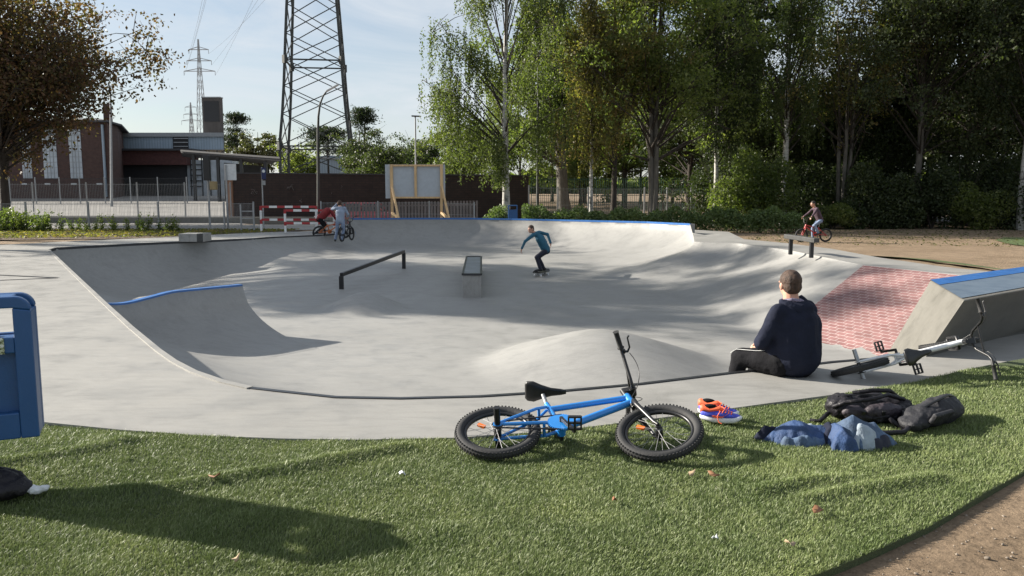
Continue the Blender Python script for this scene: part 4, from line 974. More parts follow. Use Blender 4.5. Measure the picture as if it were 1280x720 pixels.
# facing the camera and to its left; x right, y away
J = dict(pelvis=(.20, .02, .60), chest=(.04, -.10, .90), neck=(-.12, -.16, 1.055), head=(-.215, -.22, 1.155), face=(-.75, -.6, -.25), crown=(-.25, -.1, 1),
         shl=(-.16, -.30, 1.0), shr=(.02, .08, 1.06), ell=(-.37, -.34, .84), elr=(.25, .16, 1.0), wrl=(-.46, -.36, .64), wrr=(.33, .10, .76), hdl=(-.1, 0, -.4), hdr=(.05, 0, -.4),
         hpl=(.17, -.08, .56), hpr=(.24, .08, .57), knl=(-.06, -.16, .40), knr=(.0, .06, .38), anl=(.06, -.10, .06), anr=(.16, .10, .06), tol=(-.09, -.14, .035), tor=(.02, .1, .035))
person('person', 'crouching skateboarder in teal top riding with his arms spread', J, ('teal_cloth', 'jeans_dark'), Mk, s=.90, bulk=.86, voxel=.012, hairm='hair_brown', folds=.02)
t = thing('skateboard', 'dark skateboard rolling under the crouching skater', 'skateboard', (sp_.x + .08, sp_.y, Mk.translation.z - .115), rz=R(62))
mb = MB(); sec = []
for i in range(17):
    x = -.40 + .8 * i / 16; w_ = .10 * (1 - max(0, (abs(x) - .32) / .085) ** 2 * .75); z = .105 + .06 * max(0, (abs(x) - .27) / .13) ** 1.5; sec += [(x, -w_, z), (x, w_, z), (x, w_, z - .012), (x, -w_, z - .012)]
mb.add(sec, [(i * 4 + k, i * 4 + (k + 1) % 4, (i + 1) * 4 + (k + 1) % 4, (i + 1) * 4 + k) for i in range(16) for k in range(4)] + [(0, 1, 2, 3), (67, 66, 65, 64)]); mb.build('deck', 'bike_black', t)
for x in (-.22, .22):
    q = MB().tube([(x, -.085, .03), (x, .085, .03)], .007, 8); q.box((x, 0, .06), (.05, .05, .05)); tr_ = q.build('truck', 'chrome', t)
    for y in (-.095, .095): MB().tube([(x, y - .016, .03), (x, y + .016, .03)], .028, 14).build('wheel', 'white_cloth', tr_)
# --- cyclist on the right
D = 31.0
cpx = A(1018, 300, D); zg = gz1(cpx.x, D)
sc = 1.0
Mc = Matrix.Translation((cpx.x, D, zg + .0)) @ Matrix.Rotation(R(180 + 8), 4, 'Z') @ Matrix.Translation((-.45, 0, 0))
def scaleM(M, s): return M @ Matrix.Scale(s, 4)
bmx('bicycle', 'red and white bicycle ridden by the boy on the earth behind the bench rail', 'bike_red', scaleM(Mc, 1.06), detail=False, pegs=False, lever=False, reflector=False, rim_m='bike_black', crank=R(80), fork_m='bike_red')
J = dict(pelvis=(.25, 0, .80), chest=(.38, 0, 1.08), neck=(.47, 0, 1.25), head=(.54, 0, 1.38), face=(1, .0, -.3), crown=(.3, 0, 1), shl=(.45, .15, 1.2), shr=(.45, -.15, 1.2), ell=(.60, .22, 1.04), elr=(.60, -.22, 1.04), wrl=(.72, .28, .93), wrr=(.72, -.28, .93),
         hpl=(.27, .09, .78), hpr=(.27, -.09, .78), knl=(.50, .11, .62), knr=(.46, -.11, .50), anl=(.36, .13, .32), anr=(.42, -.13, .14), tol=(.50, .13, .28), tor=(.56, -.13, .11))
person('person', 'boy in dark top and pale jeans riding the bicycle past the trees', J, ('maroon_cloth', 'jeans_light'), scaleM(Mc, 1.06), s=.9, bulk=.85, voxel=.014, hairm='hair_dark')
# --- two boys with bikes at the far rim
D = 28.9; pb_ = A(426, 303, D); zb_ = float(bowlz(np.array([pb_.x]), np.array([pb_.y]))[0]); zb_ = pb_.z
Mp = Matrix.Translation((pb_.x, D, zb_))
J = dict(pelvis=(0, 0, .80), chest=(0, .04, 1.08), neck=(0, .06, 1.27), head=(-.03, .09, 1.40), face=(-.3, .9, .1), crown=(0, 0, 1), shl=(-.16, .05, 1.22), shr=(.16, .05, 1.22), ell=(-.33, .18, 1.18), elr=(.27, .1, 1.0), wrl=(-.13, .18, 1.38), wrr=(.2, .3, .9),
         hpl=(-.09, 0, .76), hpr=(.09, 0, .76), knl=(-.14, .05, .42), knr=(.10, .03, .42), anl=(-.2, .0, .08), anr=(.02, -.02, .07), tol=(-.23, .15, .045), tor=(.02, .14, .045), hdl=(.3, 0, .5))
person('person', 'boy in pale blue top and jeans standing at the far rim, seen from behind', J, ('greyblue_cloth', 'jeans_light'), Mp, s=.92, bulk=.9, voxel=.014, hairm='hair_brown')
Mq = Matrix.Translation((pb_.x + .12, D + .3, zb_ + .02)) @ Matrix.Rotation(R(80), 4, 'Z') @ Matrix.Translation((-.35, 0, 0))
bmx('bicycle', 'dark bicycle held by the boy in the pale blue top at the far rim', 'bike_black', Mq, detail=False, pegs=False, lever=False, reflector=False)
D = 30.2; pa_ = A(401, 293, D); Mp = Matrix.Translation((pa_.x, D, pa_.z - .02)) @ Matrix.Rotation(R(-75), 4, 'Z')
J = dict(pelvis=(0, 0, .62), chest=(0, .26, .88), neck=(0, .42, .96), head=(0, .54, .92), face=(0, .7, -.7), crown=(0, .8, .5), shl=(-.16, .38, .93), shr=(.16, .38, .93), ell=(-.22, .5, .70), elr=(.22, .52, .70), wrl=(-.15, .62, .5), wrr=(.15, .64, .5),
         hpl=(-.1, 0, .58), hpr=(.1, 0, .58), knl=(-.16, .2, .34), knr=(.16, .12, .32), anl=(-.2, -.05, .07), anr=(.2, -.2, .07), tol=(-.22, .1, .045), tor=(.22, -.05, .045))
person('person', 'boy in red jacket and black trousers bending over beside a bicycle', J, ('red_cloth', 'black_cloth'), Mp, s=.95, bulk=1.0, voxel=.014, hairm='hair_dark')
Mq = Matrix.Translation((pa_.x + .55, D - .7, float(bowlz(np.array([pa_.x + .5]), np.array([D - .7]))[0]) + .05)) @ Matrix.Rotation(R(25), 4, 'Z') @ Matrix.Rotation(R(14), 4, 'X') @ Matrix.Translation((-.45, 0, 0))
bmx('bicycle', 'orange bicycle leaning beside the bending boy at the far rim', mat('bike_orange', (.5, .14, .04), .4, bmp=0), Mq, detail=False, pegs=False, lever=False, reflector=False)
# ================================================================ BACKGROUND
brickmat('brick_brown', (.068, .034, .028), (.085, .043, .034), (.060, .045, .04), .5, .16, mortar=.012, rot=(R(90), 0, 0))
brickmat('brick_red', (.085, .03, .028), (.10, .036, .032), (.08, .05, .045), .5, .16, mortar=.012, rot=(R(90), 0, 0))
brickmat('brick_wall', (.034, .021, .018), (.046, .027, .022), (.026, .020, .018), .42, .14, mortar=.02, rot=(R(90), 0, 0))
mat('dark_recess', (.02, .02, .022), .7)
mat('glass_pale', (.42, .46, .50), .25, var=.25, scale=.6, bmp=.05)
mat('roof_grey', (.055, .055, .06), .8)
mat('roof_light', (.30, .31, .32), .6)
mat('chim_dark', (.085, .075, .07), .9, var=.4, scale=.6, stretch=(1, 1, .3))
mat('pylon_steel', (.06, .063, .06), .7, .3, var=.3, scale=2)
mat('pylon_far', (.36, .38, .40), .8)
mat('sign_white', (.62, .64, .65), .5, bmp=0)
mat('sign_blue', (.012, .02, .09), .5, bmp=0)
mat('sign_black', (.02, .02, .022), .5, bmp=0)
mat('red_paint', (.34, .02, .025), .45, bmp=.05)
mat('picket_brown', (.16, .13, .12), .85, var=.3, scale=3, stretch=(6, 6, 1))
mat('board_grey', (.42, .46, .50), .6, var=.06, bmp=.05)
mat('green_mesh', (.03, .09, .06), .6)
mat('car_red', (.38, .02, .03), .28, .2, var=.03, bmp=0, coat=.6)
mat('car_glass', (.02, .025, .03), .1, bmp=0)
def clad():
    m, nt, b = nodes('cladding_blue'); v = coord(nt); w_ = N(nt, 'ShaderNodeTexWave', Scale=.9, Distortion=.3, Detail=1); w_.bands_direction = 'X'; nt.links.new(v, w_.inputs[0])
    f = noise(nt, coord(nt, (1.5, 1, .3)), 1.5, 6, .7)
    c = mixc(nt, .8, ramp(nt, f, [(.3, (.26, .33, .40)), (.7, (.38, .46, .53))]), ramp(nt, w_.outputs[0], [(.1, .72), (.25, 1.0)]), 'MULTIPLY'); nt.links.new(c, b.inputs['Base Color']); b.inputs['Roughness'].default_value = .5; MATS['cladding_blue'] = m
clad()
def XZ(px, py, D): p = A(px, py, D); return p.x, p.z
def slab(x0, x1, z0, z1, y0, y1): return MB().box(((x0 + x1) / 2, (y0 + y1) / 2, (z0 + z1) / 2), (x1 - x0, y1 - y0, z1 - z0))
def pslab(px0, px1, pyt, pyb, D, depth, dy=0):
    x0, zt = XZ(px0, pyt, D); x1, zb = XZ(px1, pyb, D); return slab(x0, x1, zb, zt, D + dy, D + dy + depth)
# --- brown brick hall
D = 88
x1, zt = XZ(134, 153, D); x0, zb = XZ(-150, 249, D); zb = min(zb, gz1(x0, D)) - .3
t = thing('brick_building', 'tall dark brown brick hall with white window panels behind the left tree', 'building', ((x0 + x1) / 2, D, zb))
x2 = A(146, 150, 93).x; foot = [(x0, 88), (x1, 88), (x2, 93), (x2 - 8, 112), (x0, 112)]
MB().prism(foot, zb, zt).build('wall', 'brick_brown', t, world=True)
ov = [(x0 - .4, 87.4), (x1 + .3, 87.4), (x2 + .6, 92.9), (x2 - 7.4, 112.6), (x0 - .4, 112.6)]
mb = MB().prism(ov, zt, zt + .2); n5 = len(ov); cA = (x1 - 6, 97.5, zt + 1.3); cB = (x0, 97.5, zt + 1.3)
mb.add([(p[0], p[1], zt + .2) for p in ov] + [cA, cB], [(0, 1, 5, 6), (1, 2, 5), (2, 3, 5), (3, 4, 6, 5)])
rf = mb.build('roof', 'roof_grey', t, world=True)
cx_, cz_ = XZ(134, 130, D + 5); slab(cx_ - .32, cx_ + .32, zt - .5, cz_, D + 4.6, D + 5.4).build('chimney', 'brick_brown', rf, world=False)
rf.children[0].data.transform(t.matrix_basis.inverted())
for a_, b_ in ((85, 104), (52, 73), (25, 41), (-12, 8)):
    q0, zt_ = XZ(a_, 162, D); q1, zb_ = XZ(b_, 223, D)
    wn = slab(q0, q1, zb_, zt_, D - .06, D + .02).build('window', 'glass_pale', t, world=True)
    mb = MB()
    for k in range(1, 4): xx = q0 + (q1 - q0) * k / 4; mb.box((xx, D - .08, (zb_ + zt_) / 2), (.05, .04, zt_ - zb_))
    for k in range(1, 9): zz = zb_ + (zt_ - zb_) * k / 9; mb.box(((q0 + q1) / 2, D - .08, zz), (q1 - q0, .03, .04))
    mb.v = [tuple(t.matrix_basis.inverted() @ Vector(v)) for v in mb.v]; mb.build('muntins', 'roof_light', wn)
pslab(130, 133, 156, 246, D, .2, -.3).build('downpipe', 'cladding_blue', t, world=True)
for a_ in (27, 56, 89, 121, 153):
    if a_ < 134: pslab(a_, a_ + 7, 229, 231, D, .05, -.05).build('wall_lamp', 'sign_white', t, world=True)
# --- blue clad hall
D = 104
t = thing('hall_building', 'low hall with pale blue metal cladding over dark red brick beside the brown hall', 'building', (XZ(200, 240, D)[0], D, .5))
x0_, zt_ = XZ(140, 170, D); x1_, zb_ = XZ(280, 187, D); MB().prism([(x0_, D), (x1_, D), (x1_ * 1.22 - 1.5, D * 1.22), (x0_, D * 1.22)], zb_, zt_).build('cladding', 'cladding_blue', t, world=True)
q0, z0_ = XZ(140, 166, D); q1, z1_ = XZ(281, 171, D); mb = MB().prism([(q0, D - .3), (q1, D - .3), (q1 * 1.23 - 1.4, D * 1.23), (q0, D * 1.23)], z1_, z0_); mb.build('roof', 'roof_light', t, world=True)
mb = pslab(216, 236, 170, 186.5, D, .1, -.12); mb.build('opening', 'dark_recess', t, world=True)
mb = MB()
for py in (173, 178, 183): q0, z_ = XZ(217, py, D - .2); q1, _ = XZ(235, py, D - .2); mb.box(((q0 + q1) / 2, D - .18, z_), (q1 - q0, .06, .12))
mb.build('louvre', 'roof_light', t, world=True)
pslab(144, 233, 188, 206, D - 4, 4).build('brick_band', 'brick_red', t, world=True)
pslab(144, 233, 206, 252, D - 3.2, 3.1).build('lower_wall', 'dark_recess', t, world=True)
pslab(143, 240, 185.6, 188, D - 4.5, 5).build('flat_roof', 'roof_grey', t, world=True)
pslab(233, 292, 200, 252, D - 2.5, 2.4).build('bay_front', 'glass_pale', t, world=True)
mb = MB()
for px in (238, 243, 252, 262, 272): q, _ = XZ(px, 200, D - 2.6); mb.box((q, D - 2.65, 3.2), (.12, .1, 7))
for py in (206, 212, 219, 226, 233): q0, z_ = XZ(238, py, D - 2.6); q1, _ = XZ(252, py, D - 2.6); mb.box(((q0 + q1) / 2, D - 2.68, z_), (q1 - q0, .08, .12))
mb.build('bay_frames', 'steel_dark', t, world=True)
pslab(-2, 290, 246, 254, D - 6, 1, 0).build('plinth', 'chim_dark', t, world=True) if False else None
# --- canopy
mat('fascia_grey', (.05, .052, .058), .6)
D = 76
t = thing('canopy', 'long flat dark loading canopy in front of the blue clad hall', 'canopy', (XZ(300, 200, D)[0], D, gz1(-25, D)))
q0, zt_ = XZ(208, 187, 84); q1, zt2 = XZ(350, 192, 66)
mb = MB(); a_ = A(226, 187, 82); b_ = A(350, 196.5, 75); c_ = A(208, 186, 96); d_ = Vector((b_.x + 5, b_.y + 10, b_.z))
top = [a_, b_, Vector((b_.x - 3.5, b_.y + 9, b_.z)), Vector((a_.x - 3.5, a_.y + 9, a_.z))]; zc = (a_.z + b_.z) / 2
mb.add([Vector((p.x, p.y, p.z)) for p in top] + [Vector((p.x, p.y, p.z - .32)) for p in top], [(0, 1, 2, 3), (7, 6, 5, 4), (0, 4, 5, 1), (1, 5, 6, 2), (2, 6, 7, 3), (3, 7, 4, 0)])
mb.build('roof_slab', 'roof_grey', t, world=True)
mb = MB(); mb.bar(a_ + Vector((0, -.06, -.1)), b_ + Vector((0, -.06, -.06)), .06, .16); mb.build('fascia', 'fascia_grey', t, world=True)
for k in (.12, .38, .62, .86):
    p = a_.lerp(b_, k) + Vector((-.4, 1.4, 0)); g_ = gz1(p.x, p.y); MB().box((p.x, p.y, (p.z - .5 + g_) / 2), (.28, .28, p.z - .5 - g_ + .2)).build('pillar', 'steel_dark', t, world=True)
p = a_.lerp(b_, .5) + Vector((3, 8, 0)); 
mb = MB(); e0 = top[3].lerp(top[2], .52) + Vector((0, -1.0, 0)); e1 = top[2] + Vector((0, -1.0, 0)); 
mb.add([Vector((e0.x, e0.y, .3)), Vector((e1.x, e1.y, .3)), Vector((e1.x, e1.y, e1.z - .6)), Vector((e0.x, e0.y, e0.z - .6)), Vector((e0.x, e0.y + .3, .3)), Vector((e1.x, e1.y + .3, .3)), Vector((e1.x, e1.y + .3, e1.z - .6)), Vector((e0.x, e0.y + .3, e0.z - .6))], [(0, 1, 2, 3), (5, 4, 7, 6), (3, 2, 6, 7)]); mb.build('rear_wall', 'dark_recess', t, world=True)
# --- square chimney block
D = 118; x0, zt = XZ(252, 122, D); x1, _ = XZ(275, 122, D)
t = thing('chimney_tower', 'square sooty concrete chimney tower rising behind the blue clad hall', 'chimney', ((x0 + x1) / 2, D, 1))
slab(x0, x1, .5, zt, D, D + 1.0).build('shaft', 'chim_dark', t, world=True)
slab(x0 - .06, x1 + .06, zt - .02, zt + .12, D - .1, D + 1.1).build('rim', 'roof_light', t, world=True)
slab(x0 + .25, x1 - .2, zt - 3.4, zt - .5, D - .05, D + .02).build('soot_panel', 'sign_black', t, world=True)
# --- small white sheds behind the pylon
for lab, a_, b_, c_, D in (('small pale shed with flat roof seen left of the lamp post behind the wall', 362, 376, 194, 130), ('wide pale shed seen between the pylon legs behind the wall', 396, 434, 195, 120)):
    t = thing('shed', lab, 'shed', (XZ((a_ + b_) / 2, 215, D)[0], D, 1)); pslab(a_, b_, c_, 236, D, 8).build('wall', 'cladding_blue', t, world=True)
    q0, zt_ = XZ(a_ - 1, c_ - 1, D); q1, zb_ = XZ(b_ + 1, c_ + 1, D); mb = MB(); mb.add([(q0, D - .3, zb_), (q1, D - .3, zb_ - .3), (q1, D + 9, zt_ + .2), (q0, D + 9, zt_ + .5), (q0, D - .3, zb_ - .2), (q1, D - .3, zb_ - .5)], [(0, 1, 2, 3), (0, 4, 5, 1)]); mb.build('roof', 'roof_light', t, world=True)
# --- dark brick boundary wall with timber end post
a_ = A(291, 217, 47); b_ = A(661, 220, 51)
t = thing('boundary_wall', 'long dark brown brick wall with faint chalk scribbles behind the barriers', 'wall', (a_.x, a_.y, gz1(a_.x, a_.y)))
MB().add([(a_.x, a_.y, -.6), (b_.x, b_.y, -.8), (b_.x, b_.y, b_.z), (a_.x, a_.y, a_.z), (a_.x, a_.y + .3, -.6), (b_.x, b_.y + .3, -.8), (b_.x, b_.y + .3, b_.z), (a_.x, a_.y + .3, a_.z)], [(0, 1, 2, 3), (5, 4, 7, 6), (3, 2, 6, 7), (1, 5, 6, 2), (4, 0, 3, 7)]).build('wall', 'brick_wall', t, world=True)
mb = MB(); mb.bar(Vector((a_.x - .05, a_.y + .15, a_.z + .03)), Vector((b_.x + .05, b_.y + .15, b_.z + .03)), .4, .07); mb.build('wall_cap', 'roof_grey', t, world=True)
MB().box((a_.x - .16, a_.y, 1.15), (.3, .4, 2.5)).build('end_post', mat('wood_old', (.25, .14, .09), .8, var=.3, scale=2, stretch=(5, 5, .5)), t, world=True)
mb = MB(); rnd = random.Random(3)
for px, py, w_ in ((318, 242, 7), (360, 236, 14), (374, 253, 6), (412, 245, 5), (424, 237, 7), (437, 243, 4)):
    for k in range(3):
        q = A(px, py, 47 + (px - 291) * .011); pts_ = [Vector((q.x + (j / 6 - .5) * w_ / 21 + rnd.uniform(-.05, .05), q.y - .075, q.z + rnd.uniform(-.12, .12) + k * .07)) for j in range(7)]; mb.tube(pts_, .012, 4, smooth=False)
mb.build('chalk_scribble', mat('chalk', (.16, .14, .135), .9), t, world=True)
# --- wire mesh fences
def mesh_fence(label, p0, p1, h0, posts, m='galv', pm='galv', gap=.06, wire=.004, rail=(.1, .5, .95), pr=.028, zoff=0, top_rail=False, group=None):
    t = thing('mesh_fence', label, 'fence', (p0[0], p0[1], gz1(p0[0], p0[1])), group=group)
    d = Vector((p1[0] - p0[0], p1[1] - p0[1], 0)); L = d.length; d.normalize(); at_ = lambda s_: Vector((p0[0], p0[1], 0)) + d * s_
    for s_ in posts:
        p = at_(s_); g_ = gz1(p.x, p.y) + zoff; MB().box((p.x, p.y, g_ + h0 / 2 - .1), (pr * 2, pr * 2, h0 + .25)).build('post', pm, t, world=True)
    edges = list(posts)
    for i in range(len(edges) - 1):
        mb = MB(); s0, s1 = edges[i], edges[i + 1]; n = max(2, int((s1 - s0) / gap))
        for k in range(1, n):
            p = at_(s0 + (s1 - s0) * k / n); g_ = gz1(p.x, p.y) + zoff; mb.box((p.x, p.y - .01, g_ + h0 / 2), (wire, wire, h0 - .08))
        for r_ in rail:
            a, b = at_(s0), at_(s1); a.z = gz1(a.x, a.y) + zoff + h0 * r_; b.z = gz1(b.x, b.y) + zoff + h0 * r_; mb.bar(a, b, wire * 1.3, wire * 1.6)
        mb.build('wire_panel', m, t, world=True)
        if top_rail: mb = MB(); a, b = at_(s0), at_(s1); a.z = gz1(a.x, a.y) + zoff + h0; b.z = gz1(b.x, b.y) + zoff + h0; mb.bar(a, b, .05, .05); mb.build('top_rail', pm, t, world=True)
    return t
def fence_px(label, pxs, D0, D1, ytop, **k):
    X0, X1 = A(pxs[0], 290, D0).x, A(pxs[-1], 290, D1).x; L = math.hypot(X1 - X0, D1 - D0); ss = []
    for px in pxs:
        # intersection of the pixel column with the fence line
        u = (px - 640) / FPX / (cp + sp * (360 - 288) / FPX) ; tt = (u * D0 - X0) / ((X1 - X0) - u * (D1 - D0)); ss.append(max(0, tt) * L)
    h_ = A(pxs[0], ytop, D0).z - gz1(X0, D0); return mesh_fence(label, (X0, D0), (X1, D1), h_, ss, **k)
fence_px('low galvanised mesh fence with pale posts along the far left rim', [-150, -55, 34, 112, 199, 281, 318], 33.0, 33.6, 253, wire=.007, gap=.05)
fence_px('taller grey mesh fence standing behind the low fence at the kerb', [-130, -20, 44, 111, 174, 233, 290], 43.0, 44.5, 228, wire=.006, gap=.08, rail=(.15, .5, .95))
fence_px('far grey mesh fence in front of the brown brick hall', [-120, -60, 16, 48, 78, 103, 134, 166, 200, 236], 76, 78, 222, wire=.012, gap=.1, m='steel_dark', pr=.04)
fence_px('low mesh fence with pale posts in front of the picket fence', [402, 473, 537, 593], 37.4, 38.0, 252, wire=.007, gap=.06)
fence_px('mesh fence with slim grey posts under the trees right of the dark wall', [661, 697, 735, 805, 833, 863, 911], 49, 53, 232, wire=.008, gap=.09, pr=.045)
fence_px('tall green mesh fence far behind the trunks of the middle trees', [664, 690, 718, 745, 772, 799, 826, 853, 880, 911], 66, 70, 221, wire=.03, gap=.16, m='green_mesh', pm='green_mesh', rail=(.05, .3, .5, .7, .95))
# railing with horizontal bars at left of the barriers
t = thing('railing', 'grey railing section with horizontal bars left of the striped barriers', 'railing', A(303, 292, 32.3))
for px in (302, 318): p = A(px, 292, 32.3); z_ = A(px, 257, 32.3).z; MB().box((p.x, p.y, (z_ + p.z) / 2), (.06, .06, z_ - p.z + .1)).build('post', 'galv', t, world=True)
for py in (264, 273, 283): 
    a, b = A(302, py, 32.3), A(318, py, 32.3); MB().bar(a, b, .03, .04).build('bar', 'galv', t, world=True)
# slatted picket fence
t = thing('picket_fence', 'weathered brown slatted timber fence behind the billboard legs', 'fence', A(515, 275, 40))
a, b = A(420, 254.5, 39.5), A(596, 252, 40.5); n = 44
mb = MB()
for k in range(n):
    p = a.lerp(b, k / (n - 1)); g_ = gz1(p.x, p.y); mb.box((p.x, p.y, (g_ + p.z) / 2), (.10, .025, p.z - g_ + .1))
mb.build('slats', 'picket_brown', t, world=True)
for dz in (-.15, -.8): MB().bar(a + Vector((0, .04, dz)), b + Vector((0, .04, dz)), .04, .08).build('cross_rail', 'picket_brown', t, world=True)
# --- striped barriers
def barrier(label, px0, px1, yt, yb, D, dn=2):
    t = thing('barrier', label, 'barrier', A((px0 + px1) / 2, yb, D), group='red and white striped barriers')
    gb = A(px0, yb, D).z
    for px in (px0, px1):
        z1_ = A(px, yt, D).z; x_ = A(px, yb, D).x
        for k in range(6):
            za = gb + (z1_ - gb) * k / 6; zb_ = gb + (z1_ - gb) * (k + 1) / 6
            MB().box((x_, D, (za + zb_) / 2), (.075, .075, zb_ - za)).build('post_stripe', 'white_paint' if k in (0, 1, 3, 4) else 'red_paint', t, world=True)
    for zt_, in ((A(px0, yt + 1, D).z,), (A(px0, yt + 17, D).z,)):
        xa, xb = A(px0, yt, D).x, A(px1, yt, D).x; n = max(5, int((xb - xa) / .27))
        for k in range(n): MB().box((xa + (xb - xa) * (k + .5) / n, D - .04, zt_), ((xb - xa) / n, .05, .085)).build('rail_stripe', 'red_paint' if k % 2 == 0 else 'white_paint', t, world=True)
barrier('red and white striped barrier, left one with the longer span', 327, 396, 257.5, 291, 31.6)
barrier('red and white striped barrier standing just in front of and right of the other', 357, 418, 262, 292, 30.9)
# --- signs and poles
def pole(mb, px, yt, yb, D, r): a, b = A(px, yb, D), A(px, yt, D); mb.tube([(a.x, a.y, min(a.z, gz1(a.x, D)) - .05), (a.x, a.y, b.z)], r, 10); return a, b
t = thing('signal_post', 'grey post carrying a black traffic signal box seen from behind', 'traffic signal', A(263, 290, 34.5)); mb = MB(); a, b = pole(mb, 263, 195, 291, 34.5, .045); mb.build('post', 'galv', t, world=True)
MB().box((a.x, 34.42, A(263, 210, 34.5).z), (.27, .18, 1.05)).build('signal_box', 'sign_black', t, world=True, bevel=.02)
MB().box((A(268, 232, 34.5).x, 34.4, A(268, 232, 34.5).z), (.28, .2, .36)).build('push_button_box', mat('ochre', (.32, .24, .12), .6), t, world=True, bevel=.02)
t = thing('road_sign', 'blank grey-white back of a square road sign on a post', 'sign', A(285, 290, 33.9)); mb = MB(); a, b = pole(mb, 285.5, 206, 291, 33.9, .04); mb.build('post', 'galv', t, world=True)
MB().box((A(287, 215, 33.9).x, 33.98, A(287, 215, 33.9).z), (.50, .02, .68)).build('plate', 'sign_white', t, world=True, bevel=.005)
t = thing('road_sign', 'narrow dark blue sign on a thin post in front of the brick wall', 'sign', A(329, 275, 36)); mb = MB(); a, b = pole(mb, 329.5, 209, 278, 36, .03); mb.build('post', 'galv', t, world=True)
MB().box((A(330, 217, 36).x, 35.95, A(330, 217, 36).z), (.20, .02, .5)).build('plate', 'sign_blue', t, world=True, bevel=.004)
pc = A(330, 214, 36); MB().tube([(pc.x, 35.935, pc.z), (pc.x, 35.938, pc.z)], .07, 14).build('disc', 'sign_white', t, world=True)
MB().box((A(330, 228.5, 36).x, 35.95, A(330, 228.5, 36).z), (.16, .02, .2)).build('lower_plate', 'galv', t, world=True)
t = thing('street_lamp', 'tall curved grey street lamp in front of the lattice pylon', 'street lamp', A(398, 268, 44)); mb = MB(); D = 44
pl = [(398, 275), (398, 218), (397.5, 165), (398, 146), (400, 130), (404, 120), (409, 113)]; mb.tube([A(x, y, D) for x, y in pl], [.09, .085, .07, .06, .05, .045, .04], 10); mb.build('mast', 'pylon_steel', t, world=True)
MB().bar(A(408, 114, D), A(423, 105.5, D), .22, .09).build('lamp_head', 'sign_white', t, world=True, bevel=.03)
t = thing('light_pole', 'thin pale light pole in front of the brown hall corner', 'pole', A(138, 246, 72)); mb = MB(); a, b = A(139, 246, 72), A(138, 107, 72); mb.tube([(a.x, 72, gz1(a.x, 72) - .1), (b.x, 72, b.z)], [.13, .07], 10); mb.build('mast', 'galv', t, world=True)
MB().bar(A(135, 107.5, 72), A(141, 107.5, 72), .25, .10).build('lamp_head', 'sign_white', t, world=True, bevel=.02)
t = thing('street_lamp', 'slim street lamp with flat head rising behind the billboard', 'street lamp', A(519, 215, 60)); mb = MB(); a = A(519, 145, 60); mb.tube([(a.x, 60, gz1(a.x, 60)), (a.x, 60, a.z)], [.08, .05], 8); mb.build('mast', 'galv', t, world=True)
MB().bar(A(514.5, 145, 60), A(526, 145.5, 60), .28, .09).build('lamp_head', 'steel_dark', t, world=True, bevel=.02)
t = thing('light_pole', 'straight grey pole among the trees just right of the white birch', 'pole', A(672, 262, 46)); mb = MB(); a = A(672, 262, 46); mb.tube([(a.x, 46, gz1(a.x, 46) - .1), (a.x, 46, A(672, 60, 46).z)], [.09, .05], 10); mb.build('mast', 'pylon_steel', t, world=True)
MB().bar(A(667, 60, 46), A(678, 60, 46), .3, .1).build('lamp_head', 'steel_dark', t, world=True)
# --- timber framed board
D = 37.0; x0, zt = XZ(481, 205.5, D); x1, zb = XZ(556.5, 248, D)
t = thing('billboard', 'large blank grey board with raw timber frame and braced legs, seen from behind', 'billboard', ((x0 + x1) / 2, D, gz1(-4, D)))
slab(x0, x1, zb, zt, D + .06, D + .10).build('panel', 'board_grey', t, world=True)
xf = lambda px: A(px, 225, D).x
for px, w_ in ((489.5, .13), (519.5, .11), (552, .13)): MB().box((xf(px), D, (zb + zt) / 2), (w_, .1, zt - zb)).build('batten', 'wood_raw', t, world=True, bevel=.005)
for z_ in (zt - .05, zb + .04): MB().box((xf(520.5), D - .0, z_), (xf(552) - xf(489.5) - .17, .085, .08)).build('cross_batten', 'wood_raw', t, world=True)
for px in (489.5, 551.5):
    gq = gz1(xf(px), D); MB().box((xf(px), D, (zb + gq) / 2), (.11, .10, zb - gq)).build('leg', 'wood_raw', t, world=True, bevel=.005)
    tp_ = Vector((xf(px) + .02, D - .09, A(px, 233, D).z)); ft = Vector((xf(px) + .52, D - 1.0, gz1(xf(px), D - 1) - .02)); MB().bar(tp_, ft, .08, .09).build('brace', 'wood_raw', t, world=True, bevel=.005)
    z_ = A(px, 266, D).z; MB().bar(Vector((xf(px), D - .05, z_)), tp_.lerp(ft, .78), .09, .10).build('tie', 'wood_raw', t, world=True, bevel=.005)
# --- small blue bin by the birch
t = thing('litter_bin', 'small blue litter bin at the foot of the white birch', 'litter bin', A(641, 272, 38.8)); p = A(641, 262, 38.8)
slab(p.x - .23, p.x + .23, gz1(p.x, 38.8), A(641, 262, 38.8).z, 38.6, 39.0).build('bin_body', 'bin_blue', t, world=True, bevel=.03)
for dx in (-.2, .2): MB().box((p.x + dx, 38.8, A(641, 260, 38.8).z), (.06, .4, .28)).build('side_frame', 'bin_blue', t, world=True, bevel=.02)
MB().box((p.x, 38.8, A(641, 257, 38.8).z), (.46, .4, .05)).build('hood', 'bin_blue', t, world=True, bevel=.02)
